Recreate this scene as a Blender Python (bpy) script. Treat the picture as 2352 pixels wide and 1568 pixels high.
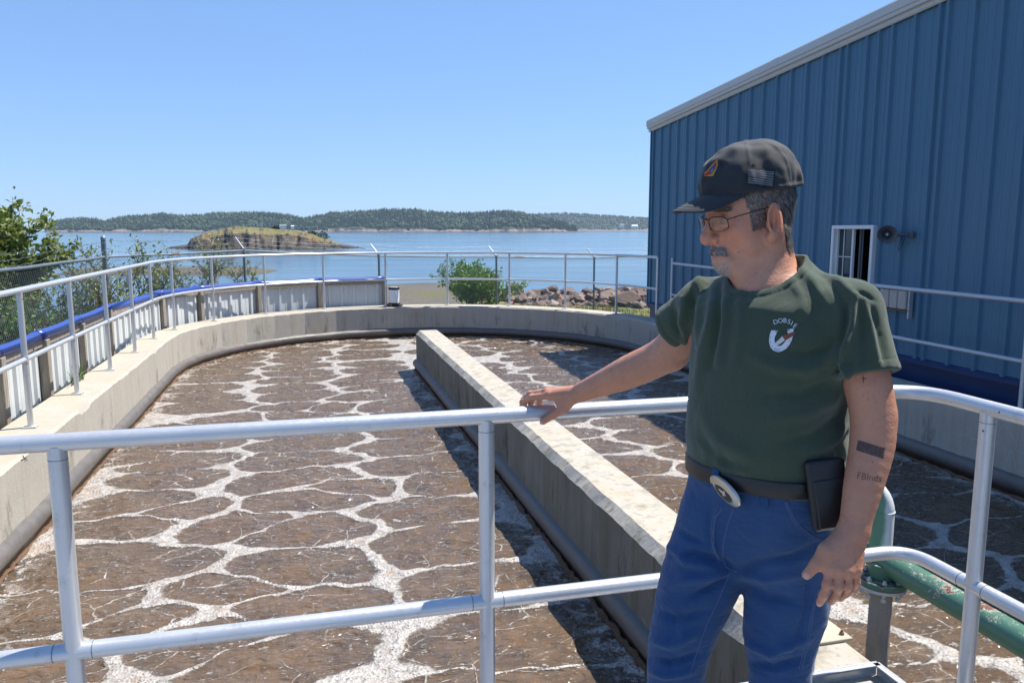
import bpy, bmesh, math, random
import numpy as np
from mathutils import Vector, Matrix, Quaternion
random.seed(7); RNG = np.random.default_rng(7)
S = bpy.context.scene
for o in list(bpy.data.objects): bpy.data.objects.remove(o)
COL = S.collection
# ------------------------------------------------------------------ camera, sky, sun, exposure
PSI, TH, EYE, FPX = math.radians(14.6), math.radians(8.1), 1.6, 1800.0     # yaw, pitch, eye height, focal length (photo 2352 px wide)
cam = bpy.data.cameras.new('camera'); camo = bpy.data.objects.new('camera', cam); COL.objects.link(camo)
camo.location = (0, 0, EYE); camo.rotation_euler = (math.radians(90) - TH, 0, -PSI)
cam.sensor_fit = 'HORIZONTAL'; cam.sensor_width = 36; cam.lens = FPX / 2352 * 36
cam.clip_start = 0.05; cam.clip_end = 30000
S.camera = camo
SUN_EL, SUN_AZ = math.radians(60.5), math.radians(14)      # azimuth from +X towards +Y
W = bpy.data.worlds.new('World'); S.world = W; W.use_nodes = True
wn = W.node_tree.nodes; wl = W.node_tree.links; wn.clear()
sky = wn.new('ShaderNodeTexSky'); sky.sky_type = 'NISHITA'; sky.sun_disc = False
sky.sun_elevation = SUN_EL; sky.sun_rotation = math.radians(90) - SUN_AZ
sky.altitude = 0; sky.air_density = 1.0; sky.dust_density = 0.0; sky.ozone_density = 2.5
EXPO = 0.85
# the sky's tone: one even curve and tint over the whole dome (clear summer blue as the camera recorded it)
sc1 = wn.new('ShaderNodeMix'); sc1.data_type = 'RGBA'; sc1.blend_type = 'MULTIPLY'; sc1.inputs[0].default_value = 1; sc1.inputs[7].default_value = (.1137, .1137, .1137, 1); wl.new(sky.outputs[0], sc1.inputs[6])
gm1 = wn.new('ShaderNodeGamma'); gm1.inputs[1].default_value = .55; wl.new(sc1.outputs[2], gm1.inputs[0])
k_ = 10 / 2 ** EXPO; sc2 = wn.new('ShaderNodeMix'); sc2.data_type = 'RGBA'; sc2.blend_type = 'MULTIPLY'; sc2.inputs[0].default_value = 1; sc2.inputs[7].default_value = (.575 * k_, .82 * k_, 1.23 * k_, 1); wl.new(gm1.outputs[0], sc2.inputs[6])
bg = wn.new('ShaderNodeBackground'); bg.inputs[1].default_value = 0.1
wo = wn.new('ShaderNodeOutputWorld'); wl.new(sc2.outputs[2], bg.inputs[0]); wl.new(bg.outputs[0], wo.inputs[0])
sl = bpy.data.lights.new('sun', 'SUN'); sl.energy = 4.8; sl.angle = math.radians(0.53); sl.color = (1.0, 0.95, 0.87)
so = bpy.data.objects.new('sun', sl); COL.objects.link(so)
SUNV = Vector((math.cos(SUN_EL) * math.cos(SUN_AZ), math.cos(SUN_EL) * math.sin(SUN_AZ), math.sin(SUN_EL)))
so.rotation_euler = SUNV.to_track_quat('Z', 'Y').to_euler(); so.location = (8, 4, 20)
S.view_settings.view_transform = 'Standard'; S.view_settings.look = 'None'
S.view_settings.exposure = EXPO; S.view_settings.gamma = 1.0
S.render.engine = 'CYCLES'

# ------------------------------------------------------------------ photo pixel (2352 wide) -> place
def ray(x, y):
    X = x - 1176; Y = y - 784
    fw = FPX * math.cos(TH) - Y * math.sin(TH); dn = Y * math.cos(TH) + FPX * math.sin(TH)
    return np.array([X * math.cos(PSI) + fw * math.sin(PSI), -X * math.sin(PSI) + fw * math.cos(PSI), -dn])
def camP(x, y, F):                 # point at forward distance F
    d = ray(x, y); k = d[0] * math.sin(PSI) + d[1] * math.cos(PSI); p = d / k * F; p[2] += EYE; return p
def atz(x, y, z):
    d = ray(x, y); p = d * ((z - EYE) / d[2]); p[2] = z; return p
def atX(x, y, Xb):
    d = ray(x, y); p = d * (Xb / d[0]); p[2] += EYE; return p
def fl(lat, F):                    # lateral (camera right) and forward distance -> site x, y
    return lat * math.cos(PSI) + F * math.sin(PSI), -lat * math.sin(PSI) + F * math.cos(PSI)

# ------------------------------------------------------------------ numpy noise
def _h(ix, iy, iz, s):
    n = (ix.astype(np.int64) * 374761393 + iy.astype(np.int64) * 668265263 + iz.astype(np.int64) * 2147483647 + s * 1274126177) & 0xFFFFFFFF
    n = ((n ^ (n >> 13)) * 1274126177) & 0xFFFFFFFF
    return ((n ^ (n >> 16)) & 0xFFFF) / 65535.0
def vnoise(p, s=0):
    i = np.floor(p); f = p - i; f = f * f * (3 - 2 * f); i = i.astype(np.int64)
    r = 0
    for dx in (0, 1):
        for dy in (0, 1):
            for dz in (0, 1):
                w = (f[:, 0] if dx else 1 - f[:, 0]) * (f[:, 1] if dy else 1 - f[:, 1]) * (f[:, 2] if dz else 1 - f[:, 2])
                r = r + w * _h(i[:, 0] + dx, i[:, 1] + dy, i[:, 2] + dz, s)
    return r * 2 - 1
def fbm(p, o=4, s=0):
    r = 0; a = 1.0; t = 0
    for k in range(o):
        r = r + a * vnoise(p * (2 ** k), s + k * 17); t += a; a *= .5
    return r / t

# ------------------------------------------------------------------ materials
class G:
    def __init__(s, name):
        s.m = bpy.data.materials.new(name); s.m.use_nodes = True
        s.t = s.m.node_tree; s.t.nodes.clear(); s.L = s.t.links
        s.out_ = s.t.nodes.new('ShaderNodeOutputMaterial')
    def put(s, sock, v):
        if v is None: return
        if hasattr(v, 'is_linked'): s.L.new(v, sock)
        elif isinstance(v, (tuple, list)) and len(v) == 3 and len(sock.default_value) == 4: sock.default_value = (*v, 1)
        else: sock.default_value = v
    def n(s, ty, **kw):
        nd = s.t.nodes.new(ty)
        for k, v in kw.items(): setattr(nd, k, v)
        return nd
    def obj(s): return s.n('ShaderNodeTexCoord').outputs['Object']
    def gen(s): return s.n('ShaderNodeTexCoord').outputs['Generated']
    def pos(s): return s.n('ShaderNodeNewGeometry').outputs['Position']
    def attr(s, name, out='Fac'): return s.n('ShaderNodeAttribute', attribute_name=name).outputs[out]
    def rnd(s): return s.n('ShaderNodeObjectInfo').outputs['Random']
    def map(s, v, scale=(1, 1, 1), loc=(0, 0, 0), rot=(0, 0, 0)):
        nd = s.n('ShaderNodeMapping'); s.put(nd.inputs[0], v); nd.inputs['Scale'].default_value = scale
        nd.inputs['Location'].default_value = loc; nd.inputs['Rotation'].default_value = rot; return nd.outputs[0]
    def noise(s, v, sc=5, d=4, r=.55, dist=0, col=False):
        nd = s.n('ShaderNodeTexNoise'); s.put(nd.inputs['Vector'], v); nd.inputs['Scale'].default_value = sc
        nd.inputs['Detail'].default_value = d; nd.inputs['Roughness'].default_value = r; nd.inputs['Distortion'].default_value = dist
        return nd.outputs['Color' if col else 'Fac']
    def voro(s, v, sc=5, feat='F1', out='Distance', rand=1.0):
        nd = s.n('ShaderNodeTexVoronoi', feature=feat); s.put(nd.inputs['Vector'], v); nd.inputs['Scale'].default_value = sc
        nd.inputs['Randomness'].default_value = rand; return nd.outputs[out]
    def wave(s, v, sc=5, dist=0, d=2, dir='X', prof='SIN'):
        nd = s.n('ShaderNodeTexWave', bands_direction=dir, wave_profile=prof); s.put(nd.inputs['Vector'], v); nd.inputs['Scale'].default_value = sc
        nd.inputs['Distortion'].default_value = dist; nd.inputs['Detail'].default_value = d; return nd.outputs['Fac']
    def math(s, op, a, b=0.0, c=0.0, clamp=False):
        nd = s.n('ShaderNodeMath', operation=op, use_clamp=clamp); s.put(nd.inputs[0], a); s.put(nd.inputs[1], b); s.put(nd.inputs[2], c); return nd.outputs[0]
    def rng(s, v, a, b, c=0.0, d=1.0, smooth=False):
        nd = s.n('ShaderNodeMapRange'); nd.interpolation_type = 'SMOOTHSTEP' if smooth else 'LINEAR'
        for i, q in enumerate((v, a, b, c, d)): s.put(nd.inputs[i], q)
        return nd.outputs[0]
    def sep(s, v): nd = s.n('ShaderNodeSeparateXYZ'); s.put(nd.inputs[0], v); return nd.outputs
    def comb(s, x, y, z):
        nd = s.n('ShaderNodeCombineXYZ'); s.put(nd.inputs[0], x); s.put(nd.inputs[1], y); s.put(nd.inputs[2], z); return nd.outputs[0]
    def mix(s, f, a, b, mode='MIX'):
        nd = s.n('ShaderNodeMix', data_type='RGBA', blend_type=mode); s.put(nd.inputs[0], f); s.put(nd.inputs[6], a); s.put(nd.inputs[7], b); return nd.outputs[2]
    def ramp(s, f, st):
        nd = s.n('ShaderNodeValToRGB'); s.put(nd.inputs[0], f); e = nd.color_ramp.elements
        while len(e) < len(st): e.new(0.5)
        for el, (p, c) in zip(e, st): el.position = p; el.color = (*c, 1) if len(c) == 3 else c
        return nd.outputs[0]
    def bump(s, h, st=.3, di=.01, nrm=None):
        nd = s.n('ShaderNodeBump'); nd.inputs['Strength'].default_value = st; nd.inputs['Distance'].default_value = di
        s.put(nd.inputs['Height'], h); s.put(nd.inputs['Normal'], nrm); return nd.outputs[0]
    def bsdf(s, base, rough=.6, metal=0, normal=None, **kw):
        nd = s.n('ShaderNodeBsdfPrincipled'); s.put(nd.inputs['Base Color'], base); s.put(nd.inputs['Roughness'], rough)
        s.put(nd.inputs['Metallic'], metal); s.put(nd.inputs['Normal'], normal)
        for k, v in kw.items(): s.put(nd.inputs[k], v)
        s.L.new(nd.outputs[0], s.out_.inputs[0]); s.pb = nd; return s.m
def simple(name, col, rough=.6, metal=0, var=.12, nsc=8, bump=.1, bd=.002, bsc=None, **kw):
    g = G(name); v = g.obj(); n = g.noise(v, nsc, 5)
    c = g.mix(n, tuple(x * (1 - var) for x in col), tuple(min(1, x * (1 + var)) for x in col))
    return g.bsdf(c, g.rng(n, .3, .7, max(.02, rough - .06), min(1, rough + .06)), metal, g.bump(g.noise(v, bsc or nsc * 6, 4), bump, bd), **kw)

# ------------------------------------------------------------------ mesh collecting
class MB:
    def __init__(s): s.v = []; s.f = []; s.m = []
    def add(s, vs, fs, mi=0):
        b = len(s.v); s.v.extend([tuple(map(float, p)) for p in vs]); s.f.extend([tuple(i + b for i in q) for q in fs]); s.m.extend([mi] * len(fs)); return s
    def box(s, c, d, R=None, mi=0):
        x, y, z = (q / 2 for q in d); vs = [Vector((i * x, j * y, k * z)) for i in (-1, 1) for j in (-1, 1) for k in (-1, 1)]
        if R is not None: vs = [R @ p for p in vs]
        vs = [p + Vector(c) for p in vs]
        return s.add(vs, [(0, 1, 3, 2), (4, 6, 7, 5), (0, 4, 5, 1), (2, 3, 7, 6), (0, 2, 6, 4), (1, 5, 7, 3)], mi)
    def bbox(s, c, d, bev=.003, R=None, mi=0, seg=1):     # bevelled box
        bm = bmesh.new(); bmesh.ops.create_cube(bm, size=1); bmesh.ops.scale(bm, vec=d, verts=bm.verts)
        bmesh.ops.bevel(bm, geom=bm.edges[:], offset=bev, segments=seg, affect='EDGES', profile=.5)
        vs = [(R @ v.co if R is not None else v.co) + Vector(c) for v in bm.verts]; bm.verts.index_update()
        fs = [tuple(v.index for v in f.verts) for f in bm.faces]; bm.free(); return s.add(vs, fs, mi)
    def tube(s, path, r, n=12, caps=True, mi=0, closed=False):
        P = [Vector(p) for p in path]; m = len(P); rs = r if hasattr(r, '__len__') else [r] * m
        T = []
        for i in range(m):
            a = P[(i - 1) % m] if (closed or i > 0) else P[0]; b = P[(i + 1) % m] if (closed or i < m - 1) else P[-1]
            t = b - a; T.append(t.normalized() if t.length > 1e-9 else Vector((0, 0, 1)))
        u = T[0].orthogonal().normalized() if abs(T[0].z) > .9 else T[0].cross(Vector((0, 0, 1))).normalized()
        vs = []; fs = []
        for i in range(m):
            if i:
                q = T[i - 1].rotation_difference(T[i]); u = (q @ u); u = (u - T[i] * u.dot(T[i])).normalized()
            w = T[i].cross(u)
            for k in range(n):
                a = 2 * math.pi * k / n; vs.append(P[i] + (u * math.cos(a) + w * math.sin(a)) * rs[i])
        for i in range(m if closed else m - 1):
            j = (i + 1) % m
            for k in range(n): fs.append((i * n + k, i * n + (k + 1) % n, j * n + (k + 1) % n, j * n + k))
        if caps and not closed: fs.append(tuple(range(n - 1, -1, -1))); fs.append(tuple((m - 1) * n + k for k in range(n)))
        return s.add(vs, fs, mi)
    def lathe(s, prof, n=24, c=(0, 0, 0), R=None, mi=0, cap=True):   # prof: (r, z)
        vs = []; fs = []
        for r, z in prof:
            for k in range(n):
                a = 2 * math.pi * k / n; p = Vector((r * math.cos(a), r * math.sin(a), z)); vs.append((R @ p if R is not None else p) + Vector(c))
        for i in range(len(prof) - 1):
            for k in range(n): fs.append((i * n + k, i * n + (k + 1) % n, (i + 1) * n + (k + 1) % n, (i + 1) * n + k))
        if cap: fs.append(tuple(range(n - 1, -1, -1))); fs.append(tuple((len(prof) - 1) * n + k for k in range(n)))
        return s.add(vs, fs, mi)
    def prism(s, poly, a, b, mi=0):       # poly of 3-D points at a-offset and b-offset vectors
        n = len(poly); vs = [Vector(p) + Vector(a) for p in poly] + [Vector(p) + Vector(b) for p in poly]
        fs = [tuple(range(n - 1, -1, -1)), tuple(range(n, 2 * n))] + [(i, (i + 1) % n, n + (i + 1) % n, n + i) for i in range(n)]
        return s.add(vs, fs, mi)
    def mesh(s, name, mats, smooth=35):
        me = bpy.data.meshes.new(name); me.from_pydata(s.v, [], s.f)
        for m in (mats if isinstance(mats, (list, tuple)) else [mats]): me.materials.append(m)
        me.polygons.foreach_set('material_index', s.m)
        if smooth:
            me.polygons.foreach_set('use_smooth', [True] * len(s.f)); me.set_sharp_from_angle(angle=math.radians(smooth))
        me.update(); return me
    def build(s, name, mats, parent=None, smooth=35, origin=None):
        if origin is not None:
            o_ = Vector(origin); s.v = [tuple(Vector(p) - o_) for p in s.v]
        ob = bpy.data.objects.new(name, s.mesh(name, mats, smooth)); COL.objects.link(ob)
        if origin is not None: ob.location = origin
        if parent is not None: ob.parent = parent
        return ob
def npmesh(name, V, F, mats, parent=None, smooth=True, attrs=None):
    me = bpy.data.meshes.new(name); V = np.asarray(V, np.float32); F = np.asarray(F, np.int32); k = F.shape[1]
    me.vertices.add(len(V)); me.vertices.foreach_set('co', V.ravel()); me.loops.add(F.size); me.loops.foreach_set('vertex_index', F.ravel())
    me.polygons.add(len(F)); me.polygons.foreach_set('loop_start', np.arange(len(F), dtype=np.int32) * k)
    try: me.polygons.foreach_set('loop_total', np.full(len(F), k, np.int32))
    except Exception: pass
    me.update(calc_edges=True); me.validate()
    for m in (mats if isinstance(mats, (list, tuple)) else [mats]): me.materials.append(m)
    me.polygons.foreach_set('use_smooth', np.full(len(me.polygons), bool(smooth)))
    for an, (ty, arr) in (attrs or {}).items():
        at = me.attributes.new(an, ty, 'POINT')
        at.data.foreach_set('color' if 'COLOR' in ty else 'value', np.asarray(arr, np.float32).ravel())
    me.update()
    ob = bpy.data.objects.new(name, me); COL.objects.link(ob)
    if parent is not None: ob.parent = parent
    return ob
def grid_faces(nx, ny):
    i = np.arange(nx * ny).reshape(ny, nx)
    return np.stack([i[:-1, :-1].ravel(), i[:-1, 1:].ravel(), i[1:, 1:].ravel(), i[1:, :-1].ravel()], 1)
def tag(o, label=None, cat=None, group=None, kind=None):
    for k, v in (('label', label), ('category', cat), ('group', group), ('kind', kind)):
        if v: o[k] = v
    return o
def thing(name, label, cat, loc=(0, 0, 0), group=None):
    o = bpy.data.objects.new(name, None); COL.objects.link(o); o.location = loc; o.empty_display_size = .1
    return tag(o, label, cat, group)
def under(parent, ob):               # parent keeping the world place
    ob.parent = parent; ob.matrix_parent_inverse = Matrix.Translation(-Vector(parent.location)); return ob
# ================================================================== SETTING
SEA = -4.0
# ---- sea
g = G('sea water'); p = g.pos()
big = g.noise(g.map(p, (.004, .02, 1), rot=(0, 0, .25)), 1.0, 5, .6)
swirl = g.noise(g.map(p, (.012, .05, 1), rot=(0, 0, .25)), 1.0, 4, .6, 1.5)
h1 = g.noise(g.map(p, (.5, 1.2, 1)), 1.0, 5, .6)
h2 = g.noise(g.map(p, (.05, .14, 1), rot=(0, 0, .25)), 1.0, 3, .5)
hh = g.math('ADD', g.math('MULTIPLY', h1, .12), g.math('MULTIPLY', h2, .5))
st = g.n('ShaderNodeBump'); st.inputs['Distance'].default_value = .5; g.put(st.inputs['Height'], hh)
g.put(st.inputs['Strength'], g.rng(swirl, .35, .65, .03, .11, True))
m_sea = g.bsdf(g.mix(big, (.055, .12, .19), (.075, .15, .22)), g.rng(swirl, .35, .65, .08, .22), 0, st.outputs[0], IOR=1.33)
bm = MB(); xs = [-4700, -2000, -400, -100, 0, 100, 400, 2000, 4700]; ys = [-300, 0, 60, 200, 600, 2000, 4600]
V = [(x, y, SEA) for y in ys for x in xs]; bm.add(V, [tuple(q) for q in grid_faces(len(xs), len(ys))])
tag(bm.build('sea', m_sea, smooth=0), kind='structure')

# ---- near ground with shore, beach and gravel spit (one height field)
TCX, TCY, TR, TXL, TXR = 1.87, 12.6, 3.9, -2.03, 5.77      # tank plan
def tank_dist(x, y):                # distance outside the inner face (negative inside)
    d = np.where(y > TCY, np.hypot(x - TCX, y - TCY) - TR, np.abs(x - TCX) - TR); return d
def terrain(x, y):
    lat = x * math.cos(PSI) - y * math.sin(PSI); F = x * math.sin(PSI) + y * math.cos(PSI)
    P = np.stack([x, y, x * 0], 1)
    plat = -.62 - .035 * np.clip(x + 3, 0, 20) - .006 * np.clip(y - 10, 0, 30) + .05 * fbm(P * .6, 3, 5)
    # distance beyond the plateau edge: left bank and seaward bank
    e1 = (-5.2 - x) ; e2 = (F - (31 + 1.2 * fbm(P * .15, 3, 9)))
    e2 = np.where(lat < -2, F - (24.5 + .35 * np.clip(lat + 9, 0, 99)), e2)
    k = np.maximum(e1, e2); k = np.where(k > 0, k, 0)
    z = plat - np.minimum(k * .42, 2.3) - np.maximum(k - 5, 0) * .05
    # gravel beach reaching out
    beach = -2.55 - (F - 40) * .0345 + .12 * fbm(P * .25, 4, 3)
    wb = np.exp(-((lat / np.maximum(F, 1) + .125) / .135) ** 8)
    z = np.where(k > 4, np.maximum(z, beach * wb + (1 - wb) * -4.8), z)
    # spit
    cl = -.40 * F; ax = (lat + 46 - .0 * F)
    sp = SEA + .55 - (np.abs(F - (106 - .10 * (ax)) ) / 11.) ** 2 - (np.maximum(np.abs(ax) - 9, 0) / 7.) ** 2 + .22 * fbm(P * .2, 4, 8)
    z = np.maximum(z, sp)
    # low weedy flats
    fl_ = SEA - .10 + .16 * fbm(P * np.array([.09, .16, 1]), 4, 21) - .0 * F
    z = np.where((F > 75) & (F < 150) & (lat < 15), np.maximum(z, fl_ - np.clip((lat + 28) / 60, 0, 2) - np.clip((F - 120) / 60, 0, 1)), z)
    td = tank_dist(x, y); z = np.where((td < .2) & (y > -9), -2.2, z)
    return z
xs = np.unique(np.concatenate([np.linspace(-120, -30, 91), np.linspace(-30, -8, 45), np.arange(-8, 14.01, .25), np.linspace(14, 40, 53), np.linspace(40, 90, 51)]))
ys = np.unique(np.concatenate([np.arange(-12, 36.01, .25), np.linspace(36, 60, 49), np.linspace(60, 150, 121)]))
X, Y = np.meshgrid(xs, ys); x = X.ravel(); y = Y.ravel(); z = terrain(x, y)
g = G('shore ground'); p = g.pos(); zz = g.sep(p)[2]
n1 = g.noise(p, .9, 6, .6); n2 = g.noise(p, 7, 5, .7); n3 = g.noise(p, .25, 4)
dry = g.mix(n2, (.16, .12, .055), (.30, .23, .11)); grn = g.mix(n2, (.055, .10, .02), (.12, .17, .045))
turf = g.mix(g.rng(n1, .42, .58), dry, grn)
pb = g.voro(p, 9, out='Color'); peb = g.mix(g.sep(pb)[0], (.085, .072, .06), (.21, .18, .155)); peb = g.mix(g.rng(g.noise(p, 1.6, 5, .7), .4, .62), peb, (.085, .075, .06)); peb = g.mix(g.rng(n3, .45, .62), peb, (.12, .115, .04))
c = g.mix(g.rng(g.math('ADD', zz, g.math('MULTIPLY', n1, .6)), -1.6, -1.2), peb, turf)
wet = g.rng(zz, SEA - .05, SEA + .35); c = g.mix(wet, g.mix(.55, c, (.035, .035, .02)), c)
m_ground = g.bsdf(c, g.rng(wet, 0, 1, .45, .95), 0, g.bump(g.math('ADD', n2, g.voro(p, 12)), .6, .04))
tag(npmesh('ground', np.stack([x, y, z], 1), grid_faces(len(xs), len(ys)), m_ground), kind='structure')

# ---- far wooded hills
def blob_trees(bx, by, bz, h, con, tint):
    """one mesh: conifers as two jagged cones, broadleaf trees as jittered lumps"""
    V = []; F = []; T = []; nv = 0
    ic = np.array([(0, 0, 1), *[(.89 * math.cos(a), .89 * math.sin(a), .45) for a in np.arange(5) * 2 * math.pi / 5], *[(.89 * math.cos(a + .63), .89 * math.sin(a + .63), -.45) for a in np.arange(5) * 2 * math.pi / 5], (0, 0, -1)])
    icf = [(0, i + 1, (i + 1) % 5 + 1) for i in range(5)] + [(i + 1, i + 6, (i + 1) % 5 + 1) for i in range(5)] + [((i + 1) % 5 + 1, i + 6, (i + 1) % 5 + 6) for i in range(5)] + [(11, (i + 1) % 5 + 6, i + 6) for i in range(5)]
    icf = np.array(icf)
    ang = np.arange(6) * math.pi / 3
    for i in range(len(bx)):
        if con[i]:
            r = h[i] * RNG.uniform(.16, .24)
            for lo, hi, rr in ((.08, .62, 1.0), (.4, 1.0, .66)):
                a = ang + RNG.uniform(0, 6); q = r * rr * RNG.uniform(.7, 1.2, 6)
                V.append(np.column_stack([bx[i] + q * np.cos(a), by[i] + q * np.sin(a), bz[i] + h[i] * (lo + RNG.uniform(-.06, .06, 6))])); V.append([[bx[i], by[i], bz[i] + h[i] * hi]])
                F.append([(nv + k, nv + (k + 1) % 6, nv + 6) for k in range(6)]); nv += 7; T.append(np.full(7, tint[i]))
        else:
            r = h[i] * RNG.uniform(.34, .5); q = ic * RNG.uniform(.75, 1.2, (12, 1)) * np.array([r, r, h[i] * .46])
            V.append(q + np.array([bx[i], by[i], bz[i] + h[i] * .5])); F.append(icf + nv); nv += 12; T.append(np.full(12, tint[i]))
    return np.concatenate(V), np.concatenate(F), np.concatenate(T)
g = G('far foliage'); t = g.attr('tint'); p = g.pos()
c = g.ramp(t, [(0, (.012, .032, .014)), (.45, (.022, .056, .020)), (.75, (.050, .100, .028)), (1, (.09, .14, .04))])
m_far = g.bsdf(g.mix(g.noise(p, .35, 3), c, g.mix(.5, c, (.01, .02, .01))), .9, 0, g.bump(g.noise(p, .8, 3), .8, 1.0))
g = G('hill earth and rock'); p = g.pos(); zz = g.sep(p)[2]; n = g.noise(p, .05, 6, .7); n2 = g.noise(g.map(p, (1, 1, 3)), .12, 5, .7)
rock = g.ramp(n2, [(.3, (.09, .07, .065)), (.5, (.22, .17, .15)), (.7, (.36, .29, .26))])
c = g.mix(g.rng(g.math('ADD', zz, g.math('MULTIPLY', n, -26)), -13, -9), rock, (.02, .034, .014))
c = g.mix(g.rng(zz, SEA + .6, SEA + 2.2), (.035, .033, .03), c)
m_hill = g.bsdf(c, .9, 0, g.bump(n2, 1, 3))
def hill(name, forest, prof, D, depth, ntree, hmin, hmax, flabel, conp, cliff, seed):
    R = np.random.default_rng(seed)
    px = np.array([q[0] for q in prof], float); top = np.array([camP(q[0], q[1], D + depth * .75)[2] for q in prof]) - hmax * .75
    us = np.linspace(px[0], px[-1], 220); vs = np.concatenate([np.linspace(0, .2, 9), np.linspace(.25, 1.3, 16)])
    def zat(u, v):
        tp = np.interp(u, px, top); uu = np.stack([u * .02, v * 3, u * 0], 1)
        edge = cliff * np.clip(.5 + .9 * fbm(np.stack([u * .035, u * 0, u * 0], 1), 4, seed), 0, 1.5)
        s = np.clip(v / .75, 0, 1); s = s * s * (3 - 2 * s) * .75 + .25 * np.sqrt(s)
        e = np.clip(v / .035, 0, 1) * edge
        z = SEA - .5 + np.minimum(e, np.maximum(tp - SEA, 1.0) * .5) + np.maximum(tp - SEA - edge * .6, 0.5) * s + 2.0 * fbm(uu * 3, 3, seed + 3) * np.clip(v * 8, 0, 1)
        return np.where(v > .8, z - (v - .8) * 60, z)
    def xy(u, v):
        sh = 18 * fbm(np.stack([u * .03, u * 0, u * 0], 1), 4, seed + 7); F = D + v * depth + sh * (1 - np.clip(v, 0, 1)); return fl((u - 1176) / FPX * F, F)
    U, Vv = np.meshgrid(us, vs); u = U.ravel(); v = Vv.ravel(); hx, hy = xy(u, v); z = zat(u, v); z[v == 0] = SEA - 1.5
    tag(npmesh(name, np.stack([hx, hy, z], 1), grid_faces(len(us), len(vs)), m_hill), kind='structure')
    n = ntree; u = R.uniform(px[0] + 1, px[-1] - 1, n); v = R.uniform(.012, .85, n) ** 1.05
    hx, hy = xy(u, v); z = zat(u, v) - .8
    keep = (v > .05 + .10 * np.clip(fbm(np.stack([u * .05, u * 0, u * 0], 1), 3, seed + 30), 0, 1)) & (z > SEA + 1.2)
    u, v, hx, hy, z = u[keep], v[keep], hx[keep], hy[keep], z[keep]
    con = (R.random(len(u)) < conp + .5 * fbm(np.stack([u * .02, v * 6, u * 0], 1), 2, seed + 9))
    hh = R.uniform(hmin, hmax, len(u)) * np.where(con, 1, .8); ti = np.where(con, R.uniform(0, .5, len(u)), R.uniform(.4, 1, len(u)))
    Vt, Ft, Tt = blob_trees(hx, hy, z, hh, con, ti)
    ob = npmesh(forest, Vt, Ft, m_far, smooth=False, attrs={'tint': ('FLOAT', Tt)})
    tag(ob, flabel, 'forest', kind='stuff')
hill('hill', 'forest', [(112, 529), (118, 514), (150, 502), (200, 499), (235, 500), (252, 503), (320, 492), (380, 489), (430, 493), (500, 487), (600, 486), (660, 489), (690, 495), (730, 508), (775, 527)], 1750, 260, 4300, 9, 15,
     'dark mixed forest on the far shore hill behind the grassy islet', .62, 6, 11)
hill('hill', 'forest', [(655, 525), (690, 500), (760, 489), (820, 485), (880, 479), (950, 478), (1000, 484), (1060, 488), (1110, 484), (1160, 483), (1200, 487), (1250, 499), (1310, 514), (1345, 528)], 1800, 280, 5200, 9, 16,
     'dark conifer forest above pale cliffs on the far headland', .72, 9, 23)
hill('hill', 'forest', [(1180, 492), (1230, 488), (1290, 486), (1340, 489), (1420, 493), (1505, 499), (1600, 505), (1750, 512)], 3000, 420, 2600, 9, 15,
     'hazy green wooded hill farthest off, beside the blue building', .45, 3, 37)
# far houses by the shore
m_white = simple('white paint', (.60, .60, .58), .6); m_roofg = simple('grey roofing', (.2, .2, .21), .8)
def house(px, py, F, w, d, h, label, roof):
    b = camP(px, py, F); t = thing('house', label, 'house', tuple(b), 'houses on the far shore')
    R = Matrix.Rotation(-PSI + .3, 3, 'Z'); o = Vector(b)
    mb = MB().box(o + Vector((0, 0, h / 2 - 1)), (w, d, h + 2), R); under(t, mb.build('wall', m_white, smooth=0))
    pr = [R @ Vector(q) + o for q in ((0, -d * .6, h), (0, d * .6, h), (0, 0, h + d * .35))]
    ax = R @ Vector((w * .53, 0, 0)); under(t, MB().prism(pr, -ax, ax).build('roof', roof, smooth=0))
    m_w = simple('window dark', (.03, .04, .05), .2)
    for k in (-1, 1):
        under(t, MB().box(o + R @ Vector((k * w * .25, -d / 2 - .03, h * .55)), (w * .16, .1, h * .4), R).build('window', m_w, smooth=0))
house(650, 523.5, 1745, 14, 9, 4.5, 'long pale house with grey roof at the foot of the wooded hill, over the islet', m_roofg)
house(672, 524, 1740, 7, 6, 4, 'small white house next to the long pale house over the islet', m_white)
house(1457, 524, 2950, 24, 12, 8, 'white house in a clearing on the farthest shore', m_white)
house(1428, 521, 2990, 16, 10, 7, 'little pale house among trees up the farthest hill', m_roofg)

# ---- grassy islet
R3 = np.random.default_rng(5); FI = 243.
prof = np.array([(385, 571), (400, 567.5), (436, 562), (444, 549), (470, 537), (520, 525), (550, 520), (600, 523), (650, 526), (700, 531), (735, 540), (755, 548), (775, 556), (800, 563), (832, 569.5), (850, 572)], float)
tp = np.array([camP(q[0], q[1], FI)[2] for q in prof])
us = np.linspace(385, 850, 240); vs = np.linspace(-1, 1, 70); U, Vv = np.meshgrid(us, vs); u = U.ravel(); v = Vv.ravel()
T = np.interp(u, prof[:, 0], tp); hw = 10 + 14 * np.clip((T - SEA) / 7, 0, 1)
q = np.stack([u * .12, v * 6, u * 0], 1); nz = fbm(q, 5, 2); n_lo = fbm(np.stack([u * .05, v * 2, u * 0], 1), 3, 12)
a = 1 - np.abs(v + .18 * n_lo); cl = np.clip((a - .16 - .14 * nz) / .30, 0, 1); dome = np.clip(a / .9, 0, 1) ** .9
zz = SEA - .6 + (T - SEA + .6) * (cl * .40 + dome * .60) + 1.5 * nz * np.clip(a * 6, 0, 1) * np.where(cl < .98, 1, .12)
zz = np.minimum(zz, T + .2); F = FI + v * hw; hx, hy = fl((u - 1176) / FPX * F, F)
g = G('islet turf and rock'); p = g.pos(); nn = g.n('ShaderNodeNewGeometry').outputs['Normal']; zz_ = g.sep(p)[2]; up = g.sep(nn)[2]
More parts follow.
